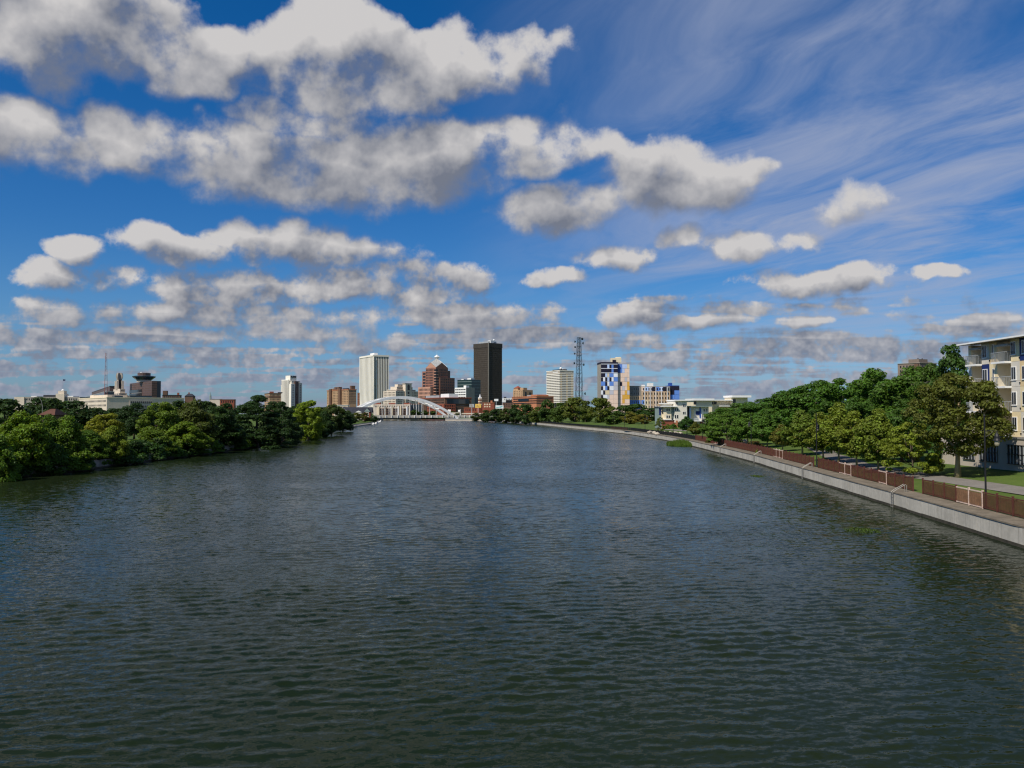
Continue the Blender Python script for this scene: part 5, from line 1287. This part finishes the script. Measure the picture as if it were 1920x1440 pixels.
# ------------------------------------------------------------------ railing with netting along the right wall
def fence_pt(y): return Vector((XR(y) + 1.9, y, WALL_T + .03))
def railing():
    root = thing('river_railing', 'rust red railing hung with brown netting along the top of the right wall', 'railing')
    y = 20.0; st = 2.35
    bay_w = 2.35
    net = MB().box(.06, bay_w - .06, -.012, .012, .14, .98).mesh('netting_panel', 'netting')
    pick = MB()
    for k in range(1, 16): pick.box(k * bay_w / 16 - .009, k * bay_w / 16 + .009, .03, .05, .1, 1.05)
    pick = pick.mesh('picket_panel', 'rust_red')
    post = MB().box(-.055, .055, -.055, .055, -.05, 1.16).box(-.07, .07, -.07, .07, 1.16, 1.2).mesh('post', 'rust_red')
    postw = MB().box(-.055, .055, -.055, .055, -.05, 1.16).box(-.07, .07, -.07, .07, 1.16, 1.2).mesh('post', 'peeling_white')
    rail = MB().box(.05, bay_w - .05, -.035, .035, 1.03, 1.10).box(.05, bay_w - .05, -.03, .03, .07, .12).mesh('rail', 'rust_red')
    railw = MB().box(.05, bay_w - .05, -.045, .045, 1.03, 1.11).box(.05, bay_w - .05, -.05, .04, .05, .13).mesh('rail', 'peeling_white')
    board = MB().box(.08, bay_w - .08, -.02, .02, .16, .97).mesh('board_panel', 'bare_board')
    gaps = [ (y_) for y_ in (112.6, 78.2) ]
    while y < 221:
        p = fence_pt(y); q = fence_pt(y + st); d = (q - p); ang = math.atan2(d.y, d.x); L = d.length
        px = 960 + p.x / p.y * F_PX
        bare = any(a <= px <= b for a, b in ((1806, 1846),)) 
        white = any(a <= px <= b for a, b in ((1806, 1846), (1572, 1604), (1655, 1672), (1452, 1470), (1340, 1346)))
        gap = any(abs(y + st / 2 - g) < 1.2 for g in gaps)
        bay = link('railing_bay', post if not white else postw, root, p, ang); bay.scale = (1, 1, 1.2)
        if not gap:
            link('rail', railw if white else rail, bay); link('picket_panel', pick, bay)
            link('board_panel', board, bay) if bare else link('netting_panel', net, bay)
        y += st * d.y / L * (st / L) if False else st * (d.y / L)
    # plain black railing beyond the reeds
    root = thing('river_railing', 'plain black picket railing along the far part of the right shore', 'railing')
    bw = 2.6; mb = MB()
    for k in range(11): mb.box(k * bw / 11 - .022, k * bw / 11 + .022, -.02, .02, .1, 1.1)
    mb.box(0, bw, -.03, .03, 1.06, 1.13).box(0, bw, -.03, .03, .1, .15); pan = mb.mesh('railing_bay', 'black_metal')
    post = MB().box(-.08, .08, -.08, .08, 0, 1.25).mesh('post', 'black_metal'); net2 = MB().box(.06, bw - .06, -.012, .012, .12, 1.05).mesh('netting_panel', 'netting')
    y = 222.0
    while y < 600:
        p = fence_pt(y); q = fence_pt(y + bw); d = q - p; ang = math.atan2(d.y, d.x)
        bay = link('railing_bay', pan, root, p, ang); link('post', post, bay)
        px = 960 + p.x / p.y * F_PX
        if 1146 < px < 1177: link('netting_panel', net2, bay)
        y += bw * d.y / d.length
railing()

def ladder(px, y, lab):
    p = Vector((XR(y), y, 0)); d = Vector((XR(y + 1) - XR(y), 1, 0)).normalized()
    r = thing('wall_ladder', lab, 'ladder', (p.x, p.y, 0), math.atan2(d.y, d.x), 'ladders on the right river wall')
    for s in (-.25, .25):
        MB().tube([(s, .12, -.2), (s, .10, 1.42), (s, -.15, 1.62), (s, -1.05, 2.15), (s, -1.15, 2.1), (s, -1.15, 1.4)], .035, 6).build('side_rail', 'steel', r)
    for k in range(6): MB().tube([(-.25, .12, .05 + k * .26), (.25, .12, .05 + k * .26)], .025, 5).build('rung', 'steel', r)
ladder(1671, 78.6, 'steel ladder with bent handrails, nearest of those on the right wall')
ladder(1505, 112, 'steel ladder on the right wall, second nearest')
ladder(1416, 146, 'steel ladder on the right wall, third nearest')
ladder(1357, 178, 'steel ladder on the right wall, farthest')

# ------------------------------------------------------------------ lamp posts
def lamp_proto():
    r = thing('street_lamp', 'x', 'street lamp')
    MB().lathe([(.17, 0), (.17, .12), (.11, .3), (.10, .9), (.075, 1.0), (.055, 6.9), (.05, 7.15), (.10, 7.2), (.05, 7.32)], 10).build('pole', 'black_metal', r)
    MB().tube([(0, 0, 6.0), (.5, 0, 6.05), (.95, 0, 6.0)], [.035, .03, .03], 6).build('arm', 'black_metal', r)
    MB().tube([(0, 0, 5.55), (.35, 0, 5.75), (.6, 0, 6.0)], .02, 5).build('brace', 'black_metal', r)
    hd = MB().lathe([(.03, 6.02), (.05, 5.9), (.12, 5.8), (.19, 5.62), (.20, 5.45), (.29, 5.30), (.29, 5.27), (.18, 5.27)], 12, .85).build('lamp_shade', 'black_metal', r)
    MB().lathe([(.17, 5.27), (.185, 5.05), (.15, 4.92), (.06, 4.86)], 12, .85).build('globe', 'lamp_glass', hd)
    return r
L0 = lamp_proto()
lamps = [(64.5, 'black lamp post with a hanging lantern, nearest the camera on the right'), (113, 'black lamp post among the young yellow tipped trees'), (158, 'black lamp post left of the path bend'),
         (190, 'black lamp post by the brown shrub behind the netting'), (212, 'black lamp post just right of the reeds'), (258, 'black lamp post left of the reeds'), (305, 'black lamp post in front of the stone blocks'), (345, 'black lamp post near the far netted bays')]
for i, (y, lab) in enumerate(lamps):
    o = L0 if i == 0 else copy_tree(L0)
    p = fence_pt(y) + Vector((.22, 0, 0)); o.location = p; o.rotation_euler.z = -.25 if i == 0 else .3 + .7 * (i % 3)
    o['label'] = lab; o['group'] = 'black lamp posts along the river railing'; o.scale = (1, 1, 1.0 if i < 2 else .95)
r = thing('street_lamp', 'pale curved arm street light behind the bright tree at far left', 'street lamp', (xat(79.5, 185), 185, gz(xat(79.5, 185), 185)))
zt = zat(744, 185) - r.location.z; MB().tube([(0, 0, 0), (0, 0, zt * .75), (-.3, 0, zt * .9), (-.9, 0, zt)], [.10, .07, .05, .045], 6).build('pole', 'steel', r); MB().box(-1.5, -.85, -.12, .12, zt - .06, zt + .06).build('lamp_head', 'steel', r)

# ------------------------------------------------------------------ stones, boats, arch bridge
rb = random.Random(21)
def boulder_mesh(seed):
    bm = bmesh.new(); bmesh.ops.create_icosphere(bm, subdivisions=2, radius=1.0); rr = random.Random(seed)
    axes = [Vector((rr.uniform(-1, 1), rr.uniform(-1, 1), rr.uniform(-1, 1))).normalized() for _ in range(9)]
    for v in bm.verts:
        k = 1.0
        for a in axes:
            dd = v.co.normalized().dot(a)
            if dd > .55: k = min(k, .72 / dd)
        v.co *= k
    me = bpy.data.meshes.new('boulder'); bm.to_mesh(me); bm.free(); me.materials.append(M['boulder']); return me
BM = [boulder_mesh(s) for s in range(4)]
stones = [(1218, 288), (1227, 285), (1236, 282), (1246, 280), (1256, 276), (1266, 272), (1276, 268), (1232, 274), (1379, 190), (1385, 188), (1391, 186), (1396, 190), (1374, 194)]
for i, (px, Y) in enumerate(stones):
    X = xat(px, Y); o = link('stone_block', BM[i % 4], None, (X, Y, gz(X, Y) + .25), rb.uniform(0, 3)); s = rb.uniform(.7, 1.15); o.scale = (s * 1.35, s, s * .75)
    nth = ('first', 'second', 'third', 'fourth', 'fifth', 'sixth', 'last')
    tag(o, ('pale stone block in front of the row of stones behind the black railing' if i == 7 else nth[i] + ' pale stone block from the left in the row behind the black railing') if i < 8 else
        ('second', 'third', 'fourth', 'last', 'first')[i - 8] + ' pale stone block from the left behind the brown netting', 'stone', 'stone blocks behind the black railing' if i < 8 else 'stone blocks behind the netting')
def boat(px, Y, lab, cab):
    X = XL(Y) + 3.2; r = thing('moored_boat', lab, 'boat', (X, Y, 0), math.pi / 2 - .15, 'small white boats moored at the left landing'); r.scale = (.7, .7, .7)
    rings = []
    for f in np.linspace(0, 1, 7):
        w = 1.05 * math.sqrt(max(.02, 1 - max(0, f - .35) ** 2 / .43)); x = -2.6 + 5.4 * f; s = .15 * f * f
        rings.append([(x, -w, .75 + s), (x, -w * .8, .1), (x, 0, -.12), (x, w * .8, .1), (x, w, .75 + s)])
    MB().loft(rings).build('hull', 'white_paint', r); MB().loft([[(-.9, -.7, .75), (.9, -.6, .78), (.9, .6, .78), (-.9, .7, .75)], [(-.8, -.6, cab), (.4, -.5, cab), (.4, .5, cab), (-.8, .6, cab)]]).build('cabin', 'white_paint', r); MB().box(.42, .62, -.5, .5, .95, cab - .15).build('windscreen', 'glass', r)
for k, (px, Y) in enumerate(((690, 590), (696, 618), (702, 645), (706, 668), (711, 700), (715, 735))):
    boat(px, Y, ('nearest small white boat at the left landing', 'second white boat along the left landing', 'third white boat along the left landing', 'fourth white boat along the left landing', 'fifth white boat along the left landing', 'farthest white boat, next to the bridge')[k], 1.5 + .2 * (k % 3))
mb = MB()
for a, b in zip(range(470, 760, 20), range(490, 780, 20)): mb.poly([(XL(a) + 1.6, a, .55), (XL(a) - 1.5, a, 1.45), (XL(b) - 1.5, b, 1.45), (XL(b) + 1.6, b, .55)][::-1]); mb.poly([(XL(a) + 1.6, a, -.3), (XL(a) + 1.6, a, .55), (XL(b) + 1.6, b, .55), (XL(b) + 1.6, b, -.3)][::-1])
tag(mb.build('landing_bank', 'old_concrete'), kind='structure')

def bridge():
    A = Vector((.91, .41, 0)).normalized(); N = Vector((-A.y, A.x, 0))
    C = Vector((xat(749, 850), 850, 0)); half = 59.0; zd = zat(780.2, 855); crown = zat(745.5, 855); foot = 1.6
    r = thing('arch_bridge', 'white steel arch bridge with twin braced ribs across the end of the river', 'bridge', C, math.atan2(A.y, A.x))
    def rib(u): return foot + (crown - foot) * (1 - (u / half) ** 2)
    W = 13.0
    def off(z): return W - 4.0 * (z - foot) / (crown - foot)
    for s in (-1, 1):
        rings = []
        for k in range(41):
            u = -half + 2 * half * k / 40; z = rib(u); o = off(z) * s; t_ = 1.3
            rings.append([(u, o - 1.1, z - t_), (u, o + 1.1, z - t_), (u, o + 1.1, z + t_), (u, o - 1.1, z + t_)])
        MB().loft(rings).build('arch_rib', 'white_steel', r)
    us = [-42, -31, -20, -10, 0, 10, 20, 31, 42]
    for u in us:
        z = rib(u)
        if z > zd + 7: MB().box(u - .55, u + .55, -off(z), off(z), z - .5, z + .5).build('cross_strut', 'white_steel', r)
    for u0, u1 in zip(us[:-1], us[1:]):
        for s in (-1, 1):
            z0, z1 = rib(u0), rib(u1)
            if min(z0, z1) < zd + 7: continue
            MB().tube([(u0, -s * off(z0), z0), (u1, s * off(z1), z1)], .42, 5).build('diagonal_brace', 'white_steel', r)
    for s in (-1, 1):
        for k in range(-6, 7):
            u = k * 7.2; z = rib(u)
            if z > zd + 2.5: MB().tube([(u, s * off(z), z - .5), (u, s * W * .93, zd)], .10, 4).build('hanger', 'white_steel', r)
    MB().box(-150, 190, -W * 1.0, W * 1.0, zd - .5, zd + .1).build('deck', 'deck_white', r)
    for s in (-1, 1):
        MB().box(-150, 190, s * W * 1.02 - .3, s * W * 1.02 + .3, zd - 1.6, zd + .9).build('edge_girder', 'deck_white', r)
        for k in range(-10, 18): MB().box(k * 6 - .2, k * 6 + .2, s * W * 1.05 - .45, s * W * 1.05 + .45, zd - 1.7, zd + 1.0).build('girder_bracket', 'white_steel', r)
    for u in (-half - 2, -22, half - 4, half + 30):
        MB().loft([[(u - 1.6, -W, -1), (u + 1.6, -W, -1), (u + 1.6, W, -1), (u - 1.6, W, -1)], [(u - 1.2, -W, zd - 1.7), (u + 1.2, -W, zd - 1.7), (u + 1.2, W, zd - 1.7), (u - 1.2, W, zd - 1.7)]]).build('pier', 'old_concrete', r)
    MB().box(-60, 20, -W + 4, W - 4, zd - 3.2, zd - 2.0).build('lower_girder', 'limestone', r)
    # riverside road wall right of the bridge, gantry
    w = thing('retaining_wall', 'long cream retaining wall at the water right of the bridge', 'wall', (0, 0, 0))
    Y = 835; MB().box(xat(835, Y), xat(905, Y), Y, Y + 1.2, -.5, zat(785.8, Y)).build('wall_face', 'limestone', w); MB().box(xat(835, Y), xat(905, Y), Y - .3, Y + 1.4, zat(785.8, Y), zat(785.0, Y)).build('coping', 'white_paint', w)
    w = thing('road_barrier', 'white roadside barrier above the retaining wall right of the bridge', 'barrier', (0, 0, 0)); Y = 890
    MB().box(xat(846, Y), xat(898, Y), Y, Y + .8, zat(783, Y), zat(780, Y)).build('parapet', 'deck_white', w)
    for k in range(9): x = xat(847 + 6 * k, Y); MB().box(x - .4, x + .4, Y - .2, Y + 1, 2, zat(779.5, Y)).build('post', 'deck_white', w)
    g = thing('sign_gantry', 'white road sign gantry beside the right foot of the arch', 'gantry', (xat(852, 880), 880, 3.5)); z0 = 3.5
    for px in (840.5, 863): x = (px - 852) / F_PX * 880; MB().tube([(x, 0, 0), (x, 0, zat(767.5, 880) - z0)], .35, 6).build('post', 'white_steel', g)
    for px, w_, y0, y1 in ((842.5, 1.5, 768, 772), (861, 1.2, 768.5, 772)): x = (px - 852) / F_PX * 880; MB().box(x - w_, x + w_, -.4, -.15, zat(y1, 880) - z0, zat(y0, 880) - z0).build('sign', 'white_paint', g)
    x0, x1 = (840.5 - 852) / F_PX * 880, (863 - 852) / F_PX * 880; MB().box(x0, x1, -.25, .25, zat(774.5, 880) - z0, zat(773.5, 880) - z0).build('beam', 'deck_white', g)
    v = thing('overpass', 'pale elevated road behind the gantry right of the bridge', 'overpass', (0, 0, 0)); Y = 930
    MB().box(xat(838, Y), xat(930, Y), Y, Y + 10, zat(776.5, Y), zat(774.5, Y)).build('deck', 'limestone', v)
    for px in (856, 872, 888): MB().lathe([(.8, 3), (.7, zat(776.5, Y))], 8, xat(px, Y), Y + 5).build('column', 'limestone', v)
bridge()

def dark_roof_house():
    b = Bld('boat_house', 'long dark roofed building with brick gable end on the left shore before the bridge', 'house', 642, 640, 3)
    z = b.z; kx = b.kx; w = kx(690)
    b.box('wall', 0, w, 1, 11, 2, z(773.5), 'siding')
    MB().loft([[(-.6, .2, z(774)), (-.6, 11.8, z(774)), (-.6, 6, z(763.3))], [(w + 3, .2, z(774)), (w + 3, 11.8, z(774)), (w + 3, 6, z(763.3))]]).build('roof', 'roof_slate', b.o)
    for px, hw, top in ((644, 4, 766), (672.5, 2.2, 770)):
        x = kx(px); d = b.box('dormer', x - hw, x + hw, -.2, 3, z(776), z(773), 'siding'); MB().loft([[(x - hw - .3, -.6, z(773)), (x + hw + .3, -.6, z(773)), (x, -.6, z(top))], [(x - hw - .3, 5, z(773)), (x + hw + .3, 5, z(773)), (x, 5, z(top))]]).build('dormer_roof', 'white_paint', d)
        MB().poly([(x - hw, -.65, z(773.2)), (x + hw, -.65, z(773.2)), (x, -.65, z(top) - .5)]).build('dormer_gable', 'siding', d)
    x0, x1 = kx(683), kx(695); g = b.box('gable_wing', x0, x1, -1.5, 8, 2, z(772), 'brick_red'); xm = (x0 + x1) / 2
    MB().loft([[(x0 - .4, -2, z(772)), (x1 + .4, -2, z(772)), (xm, -2, z(764.5))], [(x0 - .4, 8, z(772)), (x1 + .4, 8, z(772)), (xm, 8, z(764.5))]]).build('gable_roof', 'roof_slate', g)
    MB().poly([(x0, -2.05, z(772)), (x1, -2.05, z(772)), (xm, -2.05, z(765.5))]).build('gable_face', 'teal_grey', g); b.box('bay_window', xm - 1.2, xm + 1.2, -1.8, -1.4, z(783), z(773), 'grey_cream', g); b.box('pane', xm - .8, xm + .8, -1.95, -1.8, z(776.5), z(774), 'glass', g)
dark_roof_house()
